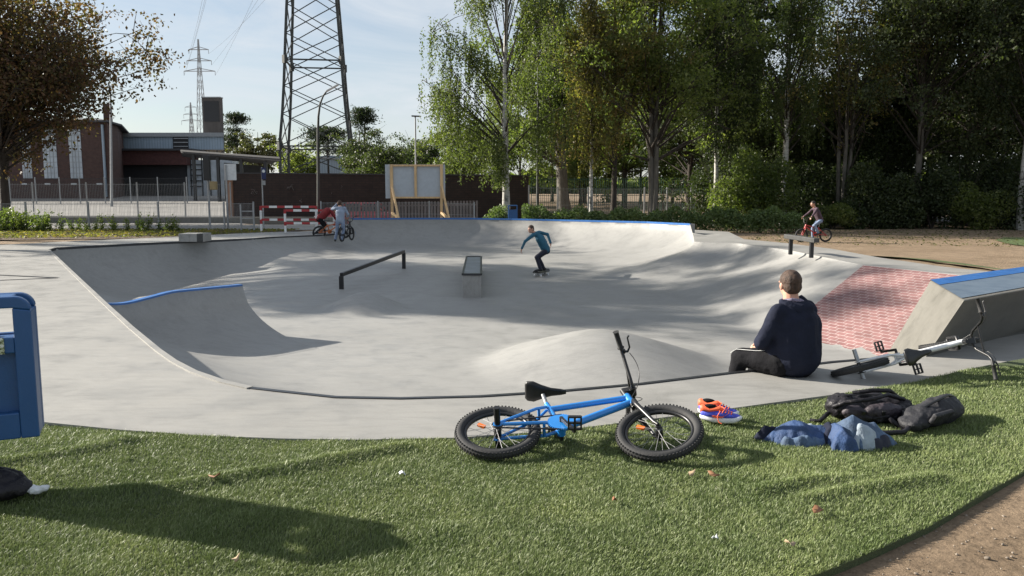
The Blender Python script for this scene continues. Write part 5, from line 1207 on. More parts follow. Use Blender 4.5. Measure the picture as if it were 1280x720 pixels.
# --- parked red car
t = thing('parked_car', 'red car parked behind the striped barriers and the slatted fence', 'car', (A(455, 278, 43.5).x - .4, 43.5, gz1(-8, 43.5)))
sec = [(-2.1, .45, .62), (-2.0, .35, .78), (-1.2, .32, .92), (-.75, .3, .97), (1.35, .3, .98), (1.95, .32, .9), (2.1, .42, .7)]
mb = MB(); vs = []
for x, zl, zu in sec:
    for y, z in ((-.84, zl), (-.87, (zl + zu) / 2), (-.8, zu), (.8, zu), (.87, (zl + zu) / 2), (.84, zl)): vs.append((x, y, z))
m_ = 6; mb.add(vs, [(i * m_ + k, i * m_ + (k + 1) % m_, (i + 1) * m_ + (k + 1) % m_, (i + 1) * m_ + k) for i in range(len(sec) - 1) for k in range(m_)] + [tuple(range(m_))[::-1], tuple((len(sec) - 1) * m_ + k for k in range(m_))], True); mb.build('body', 'car_red', t, bevel=.03)
def cabin(k, s_, zt_): return [(-1.0 * k - .0, -.76 * k, .95), (1.55 * k, -.76 * k, .96), (1.15, -.6, zt_), (-.35, -.6, zt_), (-1.0 * k, .76 * k, .95), (1.55 * k, .76 * k, .96), (1.15, .6, zt_), (-.35, .6, zt_)]
FC = [(0, 1, 2, 3), (5, 4, 7, 6), (3, 2, 6, 7), (1, 5, 6, 2), (4, 0, 3, 7)]
MB().add(cabin(1, 1, 1.40), FC).build('windows', 'car_glass', t, bevel=.02)
MB().add([(-.42, -.63, 1.385), (1.2, -.63, 1.385), (1.15, -.6, 1.44), (-.35, -.6, 1.45), (-.42, .63, 1.385), (1.2, .63, 1.385), (1.15, .6, 1.44), (-.35, .6, 1.45)], FC).build('roof', 'car_red', t, bevel=.02)
for s_ in (-1, 1):
    for a3, b3 in (((-1.02, .77, .95), (-.38, .61, 1.41)), ((.35, .77, .96), (.4, .61, 1.41)), ((1.56, .77, .96), (1.17, .61, 1.41))): MB().bar((a3[0], s_ * a3[1], a3[2]), (b3[0], s_ * b3[1], b3[2]), .06, .05).build('pillar', 'car_red', t)
    for x in (-1.3, 1.3):
        w_ = MB().torus((x, s_ * .76, .31), (0, 1, 0), .24, .075, 28, 8).build('wheel', 'rubber', t); MB().tube([(x, s_ * .72, .31), (x, s_ * .80, .31)], .19, 18).build('rim', 'chrome', w_)
for s_ in (-1, 1): MB().box((-2.05, s_ * .62, .68), (.1, .3, .12)).build('headlight', 'glass_pale', t, bevel=.02)
# ================================================================ PYLONS
def lattice(t, cx, cy, z0, levels, rot, m, r, rh, cross=True, db=False):
    """levels: (z, side)"""
    def corners(z, s_): return [Vector((cx + s_ * .7071 * math.cos(rot + k * math.pi / 2), cy + s_ * .7071 * math.sin(rot + k * math.pi / 2), z)) for k in range(4)]
    C_ = [corners(*l) for l in levels]
    for k in range(4):
        mb = MB(); 
        for i in range(len(C_) - 1): mb.bar(C_[i][k], C_[i + 1][k], r, r)
        mb.build('leg', m, t, world=True)
    for k in range(4):
        mb = MB()
        for i in range(len(C_) - 1):
            a, b, c, d = C_[i][k], C_[i][(k + 1) % 4], C_[i + 1][k], C_[i + 1][(k + 1) % 4]
            mb.bar(a, d, rh, rh); mb.bar(b, c, rh, rh)
        mb.build('bracing', m, t, world=True)
    return C_
D = 97; cx_ = A(398, 200, D).x; F_ = D / FPX
zz = lambda py: A(398, py, D).z
lv = []
for py, half in ((252, 58), (218, 58 * 1.0 * .99), (185, 57.5), (146, 52), (112, 48.5), (80, 46)): lv.append((zz(py), half * 2 * .7071 * F_ * 1.0))
for py, half in ((48, 43.5), (12, 40.5), (-24, 37.5), (-60, 34), (-96, 31), (-130, 28), (-160, 25), (-190, 22)): lv.append((zz(py), half * 2 * .7071 * F_))
top = lv[-1]; lv += [(top[0] + 4, 2.2), (top[0] + 8, 1.8), (top[0] + 12, 1.2), (top[0] + 16, .3)]
t = thing('power_pylon', 'huge dark lattice electricity pylon cut off by the top of the photo', 'pylon', (cx_, D, gz1(cx_, D)))
lattice(t, cx_, D, 0, lv, R(-90 + 53.4), 'pylon_steel', .26, .10)
for zi in (2, 5):
    z_, s_ = lv[zi]; mb = MB(); cc = [Vector((cx_ + s_ * .7071 * math.cos(R(-36.6) + k * math.pi / 2), D + s_ * .7071 * math.sin(R(-36.6) + k * math.pi / 2), z_)) for k in range(4)]
    for k in range(4): mb.bar(cc[k], cc[(k + 1) % 4], .16, .16)
    mb.build('belt', 'pylon_steel', t, world=True)
    for k in range(4): MB().box(cc[k], (.42, .42, .9), (0, 0, R(-36.6) + k * math.pi / 2)).build('gusset', 'pylon_steel', t, world=True)
arms = []
for dz, half in ((0, 9), (4.5, 7), (9, 5)):
    z_ = top[0] + dz; mb = MB()
    for s_ in (-1, 1): mb.bar((cx_, D, z_ + 1.0), (cx_ + s_ * half, D, z_), .14, .14); mb.bar((cx_, D, z_), (cx_ + s_ * half, D, z_), .14, .14); arms.append((cx_ + s_ * half, z_))
    mb.build('cross_arm', 'pylon_steel', t, world=True)
def far_pylon(label, px, ytop, ybot, D, w_, arms_):
    c = A(px, ybot, D); zt_ = A(px, ytop, D).z; g_ = .9; t = thing('power_pylon', label, 'pylon', (c.x, D, g_)); F2 = D / FPX; lv = []
    hgt = zt_ - g_; n = 12
    for i in range(n + 1): u = i / n; lv.append((g_ + hgt * u, max(.25, w_ * F2 * (1 - u) ** .8 + .4 * (1 - u))))
    lattice(t, c.x, D, g_, lv, R(40), 'pylon_far', .15 * D / 260, .06 * D / 260); out = []
    for py, hw in arms_:
        z_ = A(px, py, D).z; mb = MB(); h_ = hw * F2
        for s_ in (-1, 1):
            mb.bar((c.x, D, z_ + .9), (c.x + s_ * h_, D, z_), .2, .2); mb.bar((c.x, D, z_), (c.x + s_ * h_, D, z_), .22, .22); mb.bar((c.x + s_ * h_, D, z_), (c.x + s_ * h_, D, z_ - 5 * F2), .12, .12); out.append((c.x + s_ * h_, z_ - 5 * F2))
        mb.build('cross_arm', 'pylon_far', t, world=True)
    return c, out
c2, arm2 = far_pylon('distant lattice pylon with three cross arms above the chimney tower', 256, 49, 235, 262, 12, ((62, 12), (76, 15), (89, 19)))
far_pylon('smallest and most distant pylon, left of the chimney tower', 243, 128, 235, 470, 9, ((134, 7), (143, 9), (151, 12)))
t = thing('power_lines', 'thin power lines rising from the distant pylon out of the photo', 'power lines', (c2.x, 262, 40))
for i, (x_, z_) in enumerate(arm2):
    e = Vector((arms[i][0] + (0), D if False else 97, arms[i][1])); a = Vector((x_, 262, z_)); pts_ = []
    for k in range(17): u = k / 16; p = a.lerp(e, u); p.z -= 2 * 4 * u * (1 - u); pts_.append(p)
    MB().tube(pts_, .022, 4, smooth=False).build('cable', 'steel_dark', t, world=True)
# low kerb wall strip behind left fence
t = thing('kerb_wall', 'low pale concrete wall along the road behind the taller mesh fence', 'wall', (-24, 41.6, -.05))
MB().box((-30, 41.6, .02), (42, .25, .5)).build('wall', 'wall_concrete', t, world=True, bevel=.02)
# ================================================================ FOLIAGE
leafmat('leaf_green', [(0, (0.0432, 0.0648, 0.0168)), (0.4, (0.0984, 0.1344, 0.0312)), (0.7, (0.168, 0.198, 0.0504)), (1, (0.264, 0.276, 0.084))], trans=.58)
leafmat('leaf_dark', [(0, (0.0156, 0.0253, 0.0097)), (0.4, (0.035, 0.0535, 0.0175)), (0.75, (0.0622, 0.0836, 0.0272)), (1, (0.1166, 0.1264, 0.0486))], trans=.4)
leafmat('leaf_birch', [(0, (.045, .065, .018)), (.45, (.085, .115, .030)), (.8, (.13, .155, .045)), (1, (.20, .20, .06))], trans=.45)
leafmat('leaf_copper', [(0, (0.0408, 0.024, 0.0156)), (0.35, (0.09, 0.0408, 0.0228)), (0.6, (0.06, 0.06, 0.0216)), (0.8, (0.138, 0.0624, 0.0288)), (1, (0.204, 0.102, 0.042))], trans=.45)
leafmat('leaf_brown', [(0, (0.054, 0.066, 0.0216)), (0.4, (0.12, 0.126, 0.036)), (0.7, (0.192, 0.15, 0.0456)), (1, (0.312, 0.192, 0.066))], trans=.58)
leafmat('leaf_olive', [(0, (.05, .055, .02)), (.5, (.10, .10, .04)), (1, (.18, .16, .07))])
leafmat('leaf_hedge', [(0, (0.0562, 0.0938, 0.025)), (0.5, (0.125, 0.1812, 0.05)), (1, (0.2375, 0.3, 0.0875))])
leafmat('leaf_plant', [(0, (0.0525, 0.0825, 0.015)), (0.5, (0.105, 0.1425, 0.03)), (1, (0.1875, 0.2025, 0.0525))], trans=.5)
leafmat('needle', [(0, (.010, .020, .012)), (.6, (.022, .036, .02)), (1, (.04, .055, .03))])
mat('bark_dark', (.035, .028, .022), .95, var=.4, scale=6, bmp=1, bscale=20, bdist=.03, stretch=(1, 1, .3))
mat('bark_grey', (.11, .10, .085), .95, var=.4, scale=6, bmp=1, bscale=20, bdist=.03, stretch=(1, 1, .3))
def birchbark():
    m, nt, b = nodes('bark_birch'); v = coord(nt, (1.2, 1.2, 4)); f = noise(nt, v, 3.2, 5, .7); g = noise(nt, coord(nt, (2, 2, .6)), 1.6, 4)
    c = ramp(nt, f, [(.36, (.05, .045, .04)), (.45, (.34, .33, .30)), (.7, (.50, .49, .46))]); c = mixc(nt, 1, c, ramp(nt, g, [(.32, .25), (.45, 1.0)]), 'MULTIPLY')
    nt.links.new(c, b.inputs['Base Color']); b.inputs['Roughness'].default_value = .8; MATS['bark_birch'] = m
birchbark()
def leafmesh(name, C_, size, aspect=.62, seed=0, up=.25, hang=False):
    rng = np.random.default_rng(seed); n = len(C_); C_ = np.asarray(C_, float)
    nrm = rng.normal(size=(n, 3)); nrm[:, 2] = nrm[:, 2] * .8 + up; nrm /= np.linalg.norm(nrm, axis=1)[:, None]
    a = rng.normal(size=(n, 3)); 
    if hang: a[:, 2] -= 2.2
    a -= nrm * (a * nrm).sum(1)[:, None]; a /= np.linalg.norm(a, axis=1)[:, None]; b = np.cross(nrm, a)
    s_ = size * rng.uniform(.6, 1.35, n)[:, None]
    fold_ = nrm * s_ * .12
    V = np.stack([C_ - a * s_, C_ - b * s_ * aspect + fold_, C_ + a * s_, C_ + b * s_ * aspect + fold_], 1) * 1.0
    V = (V - C_[:, None]) * .5 + C_[:, None]
    V = V.reshape(-1, 3)
    me = bpy.data.meshes.new(name); me.vertices.add(4 * n); me.vertices.foreach_set('co', V.astype(np.float32).ravel())
    me.loops.add(4 * n); me.loops.foreach_set('vertex_index', np.arange(4 * n, dtype=np.int32)); me.polygons.add(n); me.polygons.foreach_set('loop_start', np.arange(0, 4 * n, 4, dtype=np.int32)); me.update(); return me
def trunk_mb(h, r0, r1, limbs, seed=0, lean=(0, 0), stems=1, spread=.5, base=1.25):
    rng = random.Random(seed); mb = MB(); lm_ = MB()
    for s_ in range(stems):
        ang = 6.28 * s_ / stems + seed; sx_, sy_ = (math.cos(ang) * spread, math.sin(ang) * spread) if stems > 1 else (0, 0)
        pts_ = []; rs = []; n = 9
        for i in range(n):
            u = i / (n - 1); pts_.append(Vector((lean[0] * u + sx_ * (.25 + 1.6 * u) + rng.uniform(-.06, .06) * (i > 0) * h * .08, lean[1] * u + sy_ * (.25 + u) + rng.uniform(-.05, .05) * h * .05, -.25 + (h + .25) * u)))
            rs.append((r0 * (1 - u) + r1 * u) * (base if i == 0 else 1) / (1 if stems == 1 else 1.5))
        mb.tube(pts_, rs, 10); main = pts_
        for k, L in enumerate(limbs):
            if k % stems != s_: continue
            L = Vector(L); u = min(.93, max(.22, (L.z * .62) / h)); i = int(u * (n - 1)); st_ = main[i].lerp(main[min(n - 1, i + 1)], u * (n - 1) - i); mid = st_.lerp(L, .5) + Vector((rng.uniform(-.3, .3), rng.uniform(-.3, .3), rng.uniform(0, .5)))
            rr = (r0 * (1 - u) + r1 * u) * .36; lm_.tube([st_, mid, L], [rr, rr * .5, .012], 6)
            for q in range(3):
                e = L.lerp(mid, rng.uniform(0, .5)); d = Vector((rng.uniform(-1, 1), rng.uniform(-1, 1), rng.uniform(-.3, 1))) * rng.uniform(.6, 1.5); lm_.tube([e, e + d * .5 + Vector((0, 0, .1)), e + d], [rr * .25 + .01, rr * .15 + .008, .008], 5)
    return mb, lm_
def broad(seed, h, R_, base, nleaf, leaf=.16, lobes=26, dens=1.0, zr=None):
    rng = np.random.default_rng(seed); zc = (h + base) / 2; rz = (h - base) / 2; L = []; K = []
    while len(L) < lobes:
        p = rng.normal(size=3); p /= np.linalg.norm(p); k = rng.uniform(.30, 1.06); q = p * k; K.append(k)
        prof = (1.0 + (q[2] * .75 if seed == 11 else 0)) if q[2] < 0 else math.sqrt(max(.1, 1 - q[2] ** 2 * .5)); L.append((q[0] * R_ * prof, q[1] * R_ * prof, zc + q[2] * rz))
    L = np.array(L); lr = rng.uniform(.75, 1.25, lobes) * R_ * (.37 - .22 * np.array(K))
    w_ = lr ** 2; w_ /= w_.sum(); pick = rng.choice(lobes, nleaf // 26, p=w_)
    d = rng.normal(size=(len(pick), 3)); d /= np.linalg.norm(d, axis=1)[:, None]; rad = rng.uniform(.25, 1.05, len(pick)) ** .6
    cl = L[pick] + d * (lr[pick] * rad)[:, None] * np.array([1, 1, .8])
    ax2 = rng.normal(size=(len(cl), 3)); ax2[:, 2] *= .4; ax2 /= np.linalg.norm(ax2, axis=1)[:, None]
    P_ = np.repeat(cl, 26, 0) + rng.normal(size=(len(cl) * 26, 3)) * np.array([.20, .20, .13]) * (R_ / 5) ** .5 + np.repeat(ax2, 26, 0) * rng.normal(size=(len(cl) * 26, 1)) * .38
    return leafmesh('crown', P_, leaf, seed=seed), L
def birch(seed, h, R_, base, nstr, leaf=.10):
    rng = np.random.default_rng(seed); P_ = []; L = []
    nb = 46
    for i in range(nb):
        u = (i + rng.uniform(0, 1)) / nb; z = base + 1.5 + (h - base - 1.5) * u; rr = R_ * (1 - u) ** .55 * rng.uniform(.45, 1.0) * (.55 + .45 * min(1, u * 5)); a = rng.uniform(0, 6.28)
        e = np.array([math.cos(a) * rr, math.sin(a) * rr, z + rr * .18]); L.append(e)
        k = int(nstr / nb)
        for s_ in range(k):
            v = rng.uniform(.38, 1.08); st_ = np.array([e[0] * v, e[1] * v, z - rr * .25 + rr * .43 * v]) + rng.normal(size=3) * .22; ln = rng.uniform(.5, 2.6) * (1.2 - .5 * u); ln = min(ln, st_[2] - base * rng.uniform(.75, 1.1)); 
            if ln < .2: ln = .2
            m_ = int(ln / .045) + 2; tt = np.linspace(0, 1, m_)[:, None]; P_.append(st_ + np.array([0, 0, -ln]) * tt + rng.normal(size=(m_, 3)) * np.array([.06, .06, .03]) + np.array([rng.normal() * .12, rng.normal() * .12, 0]) * tt ** 2)
    if seed == 31:
        for bx_, bz_ in ((-3.5, 7.0), (-3.1, 7.2), (-2.6, 7.3), (-3.3, 6.6)):
            L.append(np.array([bx_, 0, bz_]))
            for s_ in range(14):
                st_ = np.array([bx_ + rng.normal() * .25, rng.normal() * .25, bz_ + .1]); ln = rng.uniform(.7, 2.0); m_ = int(ln / .045); tt = np.linspace(0, 1, m_)[:, None]; P_.append(st_ + np.array([0, 0, -ln]) * tt + rng.normal(size=(m_, 3)) * .05)
    return leafmesh('crown', np.concatenate(P_), leaf, seed=seed, hang=True), L
def pine(seed, h, R_, base, n=9000, leaf=.3):
    rng = np.random.default_rng(seed); P_ = []; L = []
    for i in range(26):
        u = rng.uniform(0, 1) ** .8; z = base + (h - base) * u; rr = R_ * (1 - u * .75) * rng.uniform(.4, 1); a = rng.uniform(0, 6.28); c = np.array([math.cos(a) * rr, math.sin(a) * rr, z]); L.append(c)
        P_.append(c + rng.normal(size=(n // 26, 3)) * np.array([.9, .9, .25]) * R_ / 3.2)
    return leafmesh('crown', np.concatenate(P_), leaf, aspect=.25, seed=seed), L
CACHE = {}
def tree(name, label, kind, px, D, h, R_, base, tr, lm, bark, seed, group=None, stems=1, n=26000, leaf=.16, lean=(0, 0), X=None, cat='tree', lobes=26, spread=.5):
    lobes = int(lobes * 1.5)
    x = A(px, 270, D).x if X is None else X; g_ = gz1(x, D); t = thing(name, label, cat, (x, D, g_), rz=0, group=group)
    fn = {'broad': lambda: broad(seed, h, R_, base, n, leaf, lobes), 'birch': lambda: birch(seed, h, R_, base, n, leaf), 'pine': lambda: pine(seed, h, R_, base, n, leaf)}[kind]
    key = (kind, seed, h, R_, base, n, leaf)
    if key not in CACHE: CACHE[key] = fn()
    me, L = CACHE[key]
    if lean != (0, 0): me.transform(Matrix.Translation((lean[0] * .8, lean[1] * .8, 0)))
    tm_, lm2 = trunk_mb(h * .93, tr, .03, [Vector(l) + Vector((lean[0] * .8, lean[1] * .8, 0)) for l in L], seed, lean, stems, spread); tm_.build('trunk', bark, t); lm2.build('branches', 'bark_dark', t)
    c = link('crown', me, lm, t); return t
# left copper coloured tree, and the shade trees standing left of the view
tree('copper_tree', 'copper and green leaved tree with dark leaning trunk at the left edge', 'broad', 6, 39.5, 11.9, 7.4, 3.1, .24, 'leaf_copper', 'bark_dark', 11, n=54000, leaf=.18, lobes=120, lean=(.3, 0))
for i, (x, y, h, r, b) in enumerate(((-25.5, 25.6, 15.5, 3.7, 7.2), (-27.0, 30.0, 16.5, 3.7, 8.0), (-33, 30.5, 18.5, 3.6, 11))):
    tree('maple_tree', 'broad green tree left of the skatepark whose shade falls across the bowl', 'broad', 0, y, h, r, b, .24, 'leaf_green', 'bark_dark', 21 + i % 2, n=11000, leaf=.24, X=x, group='shade trees left of the bowl')
# middle and right row
tree('birch_tree', 'tall white birch with drooping yellow-green branches behind the back wall', 'birch', 633, 42, 18.5, 6.0, 2.2, .21, 'leaf_birch', 'bark_birch', 31, n=1900, leaf=.115)
tree('willow_tree', 'leaning thick-trunked tree far behind the fence, right of the white birch', 'broad', 706, 60, 19, 6.2, 2.5, .5, 'leaf_green', 'bark_grey', 32, n=30000, leaf=.2, lean=(-1.2, 0), lobes=34)
tree('birch_tree', 'young slim birch with forked white trunk left of the dark leaning trunk', 'birch', 738, 43, 12, 2.9, 3.4, .12, 'leaf_brown', 'bark_birch', 33, n=700, leaf=.11)
tree('maple_tree', 'brownish green tree with slender dark trunk left of the many-stemmed one', 'broad', 766, 43.5, 16.5, 4.4, 3.6, .17, 'leaf_brown', 'bark_dark', 34, n=19000, leaf=.15, lobes=30)
tree('maple_tree', 'large dense green tree rising from several stems in the middle of the row', 'broad', 815, 44, 18.5, 6.3, 3.0, .27, 'leaf_green', 'bark_grey', 35, n=36000, leaf=.16, stems=3, spread=.22, lobes=46)
tree('birch_tree', 'birch with short pale trunk half hidden by the dense green tree', 'birch', 893, 46, 15, 3.4, 4.0, .15, 'leaf_dark', 'bark_birch', 36, n=900, leaf=.12)
tree('birch_tree', 'tall light green birch with mottled trunk left of the riding boy', 'birch', 978, 45.5, 19, 5.0, 4.6, .2, 'leaf_birch', 'bark_birch', 37, n=1250, leaf=.11)
tree('maple_tree', 'sparse tree with several bare crooked stems just right of the riding boy', 'broad', 1052, 44.5, 13.5, 3.9, 3.2, .2, 'leaf_brown', 'bark_grey', 38, n=9500, leaf=.14, stems=3, spread=.45, lobes=30)
tree('maple_tree', 'dark tree with a single straight trunk in the right part of the wood edge', 'broad', 1145, 44, 20, 6.0, 4.0, .2, 'leaf_dark', 'bark_grey', 39, n=40000, leaf=.17, lobes=48)
tree('maple_tree', 'dark spreading tree second from the right edge of the wood', 'broad', 1206, 46, 21, 6.6, 3.2, .24, 'leaf_dark', 'bark_dark', 40, n=44000, leaf=.17, lobes=48)
tree('birch_tree', 'pale trunked birch at the right edge of the photo', 'birch', 1276, 41, 18, 4.2, 5.0, .17, 'leaf_dark', 'bark_birch', 41, n=1100, leaf=.12)
# trees behind the row
rnd = random.Random(5)
bgs = [(912, 53, 17, 5.5), (985, 57, 10, 5.5), (1030, 62, 7, 5.0), (1090, 54, 12, 5.5), (1160, 55, 21, 6.0), (1235, 54, 20, 6.0), (1320, 50, 21, 6.5), (1400, 46, 20, 6.5), (860, 66, 16, 6.5), (780, 76, 17, 7), (730, 84, 18, 7.5)]
for i, (px, D, h, r) in enumerate(bgs):
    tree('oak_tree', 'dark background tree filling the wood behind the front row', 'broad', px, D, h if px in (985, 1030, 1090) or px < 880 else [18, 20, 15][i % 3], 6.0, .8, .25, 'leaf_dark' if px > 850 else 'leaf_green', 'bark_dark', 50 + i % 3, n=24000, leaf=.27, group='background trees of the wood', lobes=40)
# far trees between the pylon and the birch
fars = [(452, 88, 7.6, 3.6, 'broad', 'leaf_dark'), (480, 78, 5.8, 3.6, 'broad', 'leaf_dark'), (508, 84, 5.6, 4.0, 'broad', 'leaf_dark'), (540, 80, 7.2, 4.4, 'broad', 'leaf_dark'), (690, 88, 10, 5, 'broad', 'leaf_green'), (725, 80, 8, 5, 'broad', 'leaf_birch'), (760, 86, 9, 5, 'broad', 'leaf_green'), (800, 82, 9, 5, 'broad', 'leaf_birch'), (840, 84, 9, 5, 'broad', 'leaf_green'), (880, 80, 9, 5, 'broad', 'leaf_green'), (920, 80, 9, 5, 'broad', 'leaf_green'), (574, 72, 7.4, 4.2, 'broad', 'leaf_birch'), (606, 78, 9.6, 4.6, 'broad', 'leaf_green'), (650, 82, 11, 5.0, 'broad', 'leaf_green')]
for i, (px, D, h, r, k, lm) in enumerate(fars):
    tree('far_tree', 'small rounded green tree far off beyond the brick wall and fences', k, px, D, h + .3, r, .4, .16, lm, 'bark_dark', 60 + i % 3, n=9000, leaf=.22, group='far trees beyond the brick wall', lobes=22)
tree('olive_tree', 'olive-brown rounded tree between the chimney tower and the pylon', 'broad', 326, 140, 11.5, 5.2, 2, .3, 'leaf_olive', 'bark_dark', 70, n=7000, leaf=.4)
tree('pine_tree', 'dark pine with layered crown just right of the chimney tower', 'pine', 300, 150, 14.6, 3.2, 6, .25, 'needle', 'bark_dark', 71, n=4000, leaf=.6)
tree('pine_tree', 'dark umbrella-shaped pine seen through the pylon beside the lamp post', 'pine', 412, 120, 9.8, 4.0, 6.4, .2, 'needle', 'bark_dark', 72, n=4000, leaf=.5)
tree('pine_tree', 'tall dark pine top just right of the pylon', 'pine', 458, 112, 11.6, 2.6, 4.5, .2, 'needle', 'bark_dark', 73, n=4000, leaf=.45)
tree('far_tree', 'broad dark green tree seen through the left pylon leg', 'broad', 376, 125, 8.6, 5.0, .5, .2, 'leaf_green', 'bark_dark', 60, n=9000, leaf=.3, lobes=22)
# distant wooded ridge
def ridge():
    rng = np.random.default_rng(9); n = 60000; x = rng.uniform(-420, 420, n); hgt = 4.0 + 2.6 * np.sin(x * .035 + 1) + 1.8 * np.sin(x * .11) + rng.normal(size=n) * .9
    z = 1 + np.abs(rng.uniform(0, 1, n)) ** .7 * np.maximum(hgt, .5); y = 330 + rng.uniform(0, 30, n); me = leafmesh('far_woods', np.c_[x, y, z], 3.6, seed=9); o = link('far_woods', me, 'leaf_green'); tag(o, 'low dark band of distant woods along the horizon', 'woods', kind='stuff')
ridge()
# --- hedge, shrubs, undergrowth, planting
def bush_mesh(seed, rx, ry, h, n, leaf, lob=7):
    rng = np.random.default_rng(seed); c = np.c_[rng.uniform(-rx * .7, rx * .7, lob), rng.uniform(-ry * .6, ry * .6, lob), rng.uniform(h * .25, h * .75, lob)]; k = rng.integers(0, lob, n); d = rng.normal(size=(n, 3)); d /= np.linalg.norm(d, axis=1)[:, None]
    P_ = c[k] + d * (rng.uniform(.3, 1, n) ** .5)[:, None] * np.array([rx * .5, ry * .5, h * .36]); P_[:, 2] = np.abs(P_[:, 2]); return leafmesh('foliage', P_, leaf, seed=seed)
def hedge(label, a, b, h, wd, n, lm, leaf, seed):
    rng = np.random.default_rng(seed); u = rng.uniform(0, 1, n); a = np.array(a); b = np.array(b); v = rng.uniform(-1, 1, n); hh = h * (1 + .14 * np.sin(u * 37) + .10 * np.sin(u * 91 + 1)); z = rng.uniform(0, 1, n) ** .55 * hh * (1 - .25 * v ** 2) + rng.normal(size=n) * .05
    x = a[0] + (b[0] - a[0]) * u; y = a[1] + (b[1] - a[1]) * u + v * wd; t = thing('hedge', label, 'hedge', (a[0], a[1], gz1(a[0], a[1]))); g_ = gz(x, y)
    me = leafmesh('foliage', np.c_[x, y, z + g_], leaf, seed=seed); me.transform(t.matrix_basis.inverted()); link('foliage', me, lm, t)
    mb = MB(); rr = random.Random(seed)
    for k in range(40):
        q = rr.random(); px_, py_ = a[0] + (b[0] - a[0]) * q, a[1] + (b[1] - a[1]) * q; g2 = gz1(px_, py_); mb.tube([(px_, py_, g2 - .05), (px_ + rr.uniform(-.15, .15), py_ + rr.uniform(-.1, .1), g2 + h * .8)], [.014, .006], 5)
    mb.build('stems', 'bark_dark', t, world=True)
hedge('long low green hedge between the back wall and the tree trunks', (A(652, 270, 39.5).x, 39.5), (A(1002, 270, 37.8).x, 37.8), 1.05, .6, 26000, 'leaf_hedge', .11, 80)
def shrub(label, px, D, rx, h, n, lm, leaf, seed, group=None, name='shrub'):
    x = A(px, 270, D).x; t = thing(name, label, 'shrub', (x, D, gz1(x, D)), group=group); key = ('b', seed, rx, h, n)
    if key not in CACHE: CACHE[key] = bush_mesh(seed, rx, rx * .8, h, n, leaf)
    link('foliage', CACHE[key], lm, t); mb = MB(); rr = random.Random(seed)
    for k in range(6): a = rr.uniform(0, 6.28); mb.tube([(0, 0, -.1), (math.cos(a) * rx * .3, math.sin(a) * rx * .3, h * .4), (math.cos(a) * rx * .6, math.sin(a) * rx * .5, h * .75)], [.04, .025, .01], 5)
    mb.build('stems', 'bark_dark', t)
shrub('small dark-leaved shrub left of the white birch trunk', 622, 39.5, .75, 1.05, 2200, 'leaf_hedge', .10, 90)
und = [(925, 44, 2.2, 3.2), (958, 43.5, 1.8, 4.6), (1010, 46, 2.2, 3.5), (1042, 42, 1.4, 1.5), (1075, 42.3, 1.5, 1.9), (1105, 43, 1.9, 3.6), (1130, 43, 1.8, 2.4), (1165, 42.5, 1.8, 3.6), (1195, 43, 2.2, 4.5), (1228, 42, 1.8, 2.5), (1262, 42.5, 2.2, 3.6), (1300, 41, 2.2, 4), (1345, 40, 2.2, 4), (945, 48.5, 2.5, 5.5), (1075, 48, 2.6, 6), (1150, 48.5, 2.6, 6), (1225, 48, 2.6, 6), (1290, 47, 2.6, 6), (1010, 51, 2.6, 5), (905, 50, 2.4, 5)]
for i, (px, D, rx, h) in enumerate(und):
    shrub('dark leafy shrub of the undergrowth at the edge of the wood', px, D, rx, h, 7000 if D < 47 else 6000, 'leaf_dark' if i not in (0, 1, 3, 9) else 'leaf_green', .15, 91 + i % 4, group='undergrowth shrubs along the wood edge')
# planting by the left fence
def plant_mesh(seed):
    rng = np.random.default_rng(seed); P_ = []
    for k in range(7):
        h_ = rng.uniform(.35, .95); a = rng.uniform(0, 6.28); ln = rng.uniform(.05, .35); m_ = 26; u = np.linspace(.15, 1, m_)[:, None]; P_.append(np.array([math.cos(a) * ln, math.sin(a) * ln, h_]) * u + rng.normal(size=(m_, 3)) * .045)
    return leafmesh('foliage', np.abs(np.concatenate(P_)) * np.array([0, 0, 1]) + np.concatenate(P_) * np.array([1, 1, 0]), .12, aspect=.35, seed=seed)
pm = [plant_mesh(100 + k) for k in range(4)]; rr = random.Random(4)
for i in range(34):
    px = -30 + i * 8.0 + rr.uniform(-4, 4); D = 32.2 + rr.uniform(-.5, .5); x = A(px, 290, D).x; s_ = 1.0 if px < 60 else .8
    if px > 262 or (i % 5 == 3 and px > 60): continue
    t = thing('border_plant', 'leafy yellow-green plant growing at the foot of the low mesh fence', 'plant', (x, D, gz1(x, D) + .02), rz=rr.uniform(0, 6.28), group='plants along the low fence'); t.scale = (s_ * 1.1, s_ * 1.1, s_ * rr.uniform(.75, 1.15)); link('foliage', pm[i % 4], 'leaf_plant', t)
    MB().tube([(0, 0, -.05), (rr.uniform(-.05, .05), rr.uniform(-.05, .05), .6)], [.010, .004], 4).build('stem', 'bark_dark', t)
shrub('larger bushy plant at the foot of the left tree', 14, 33.0, 1.1, .9, 2400, 'leaf_hedge', .10, 97)
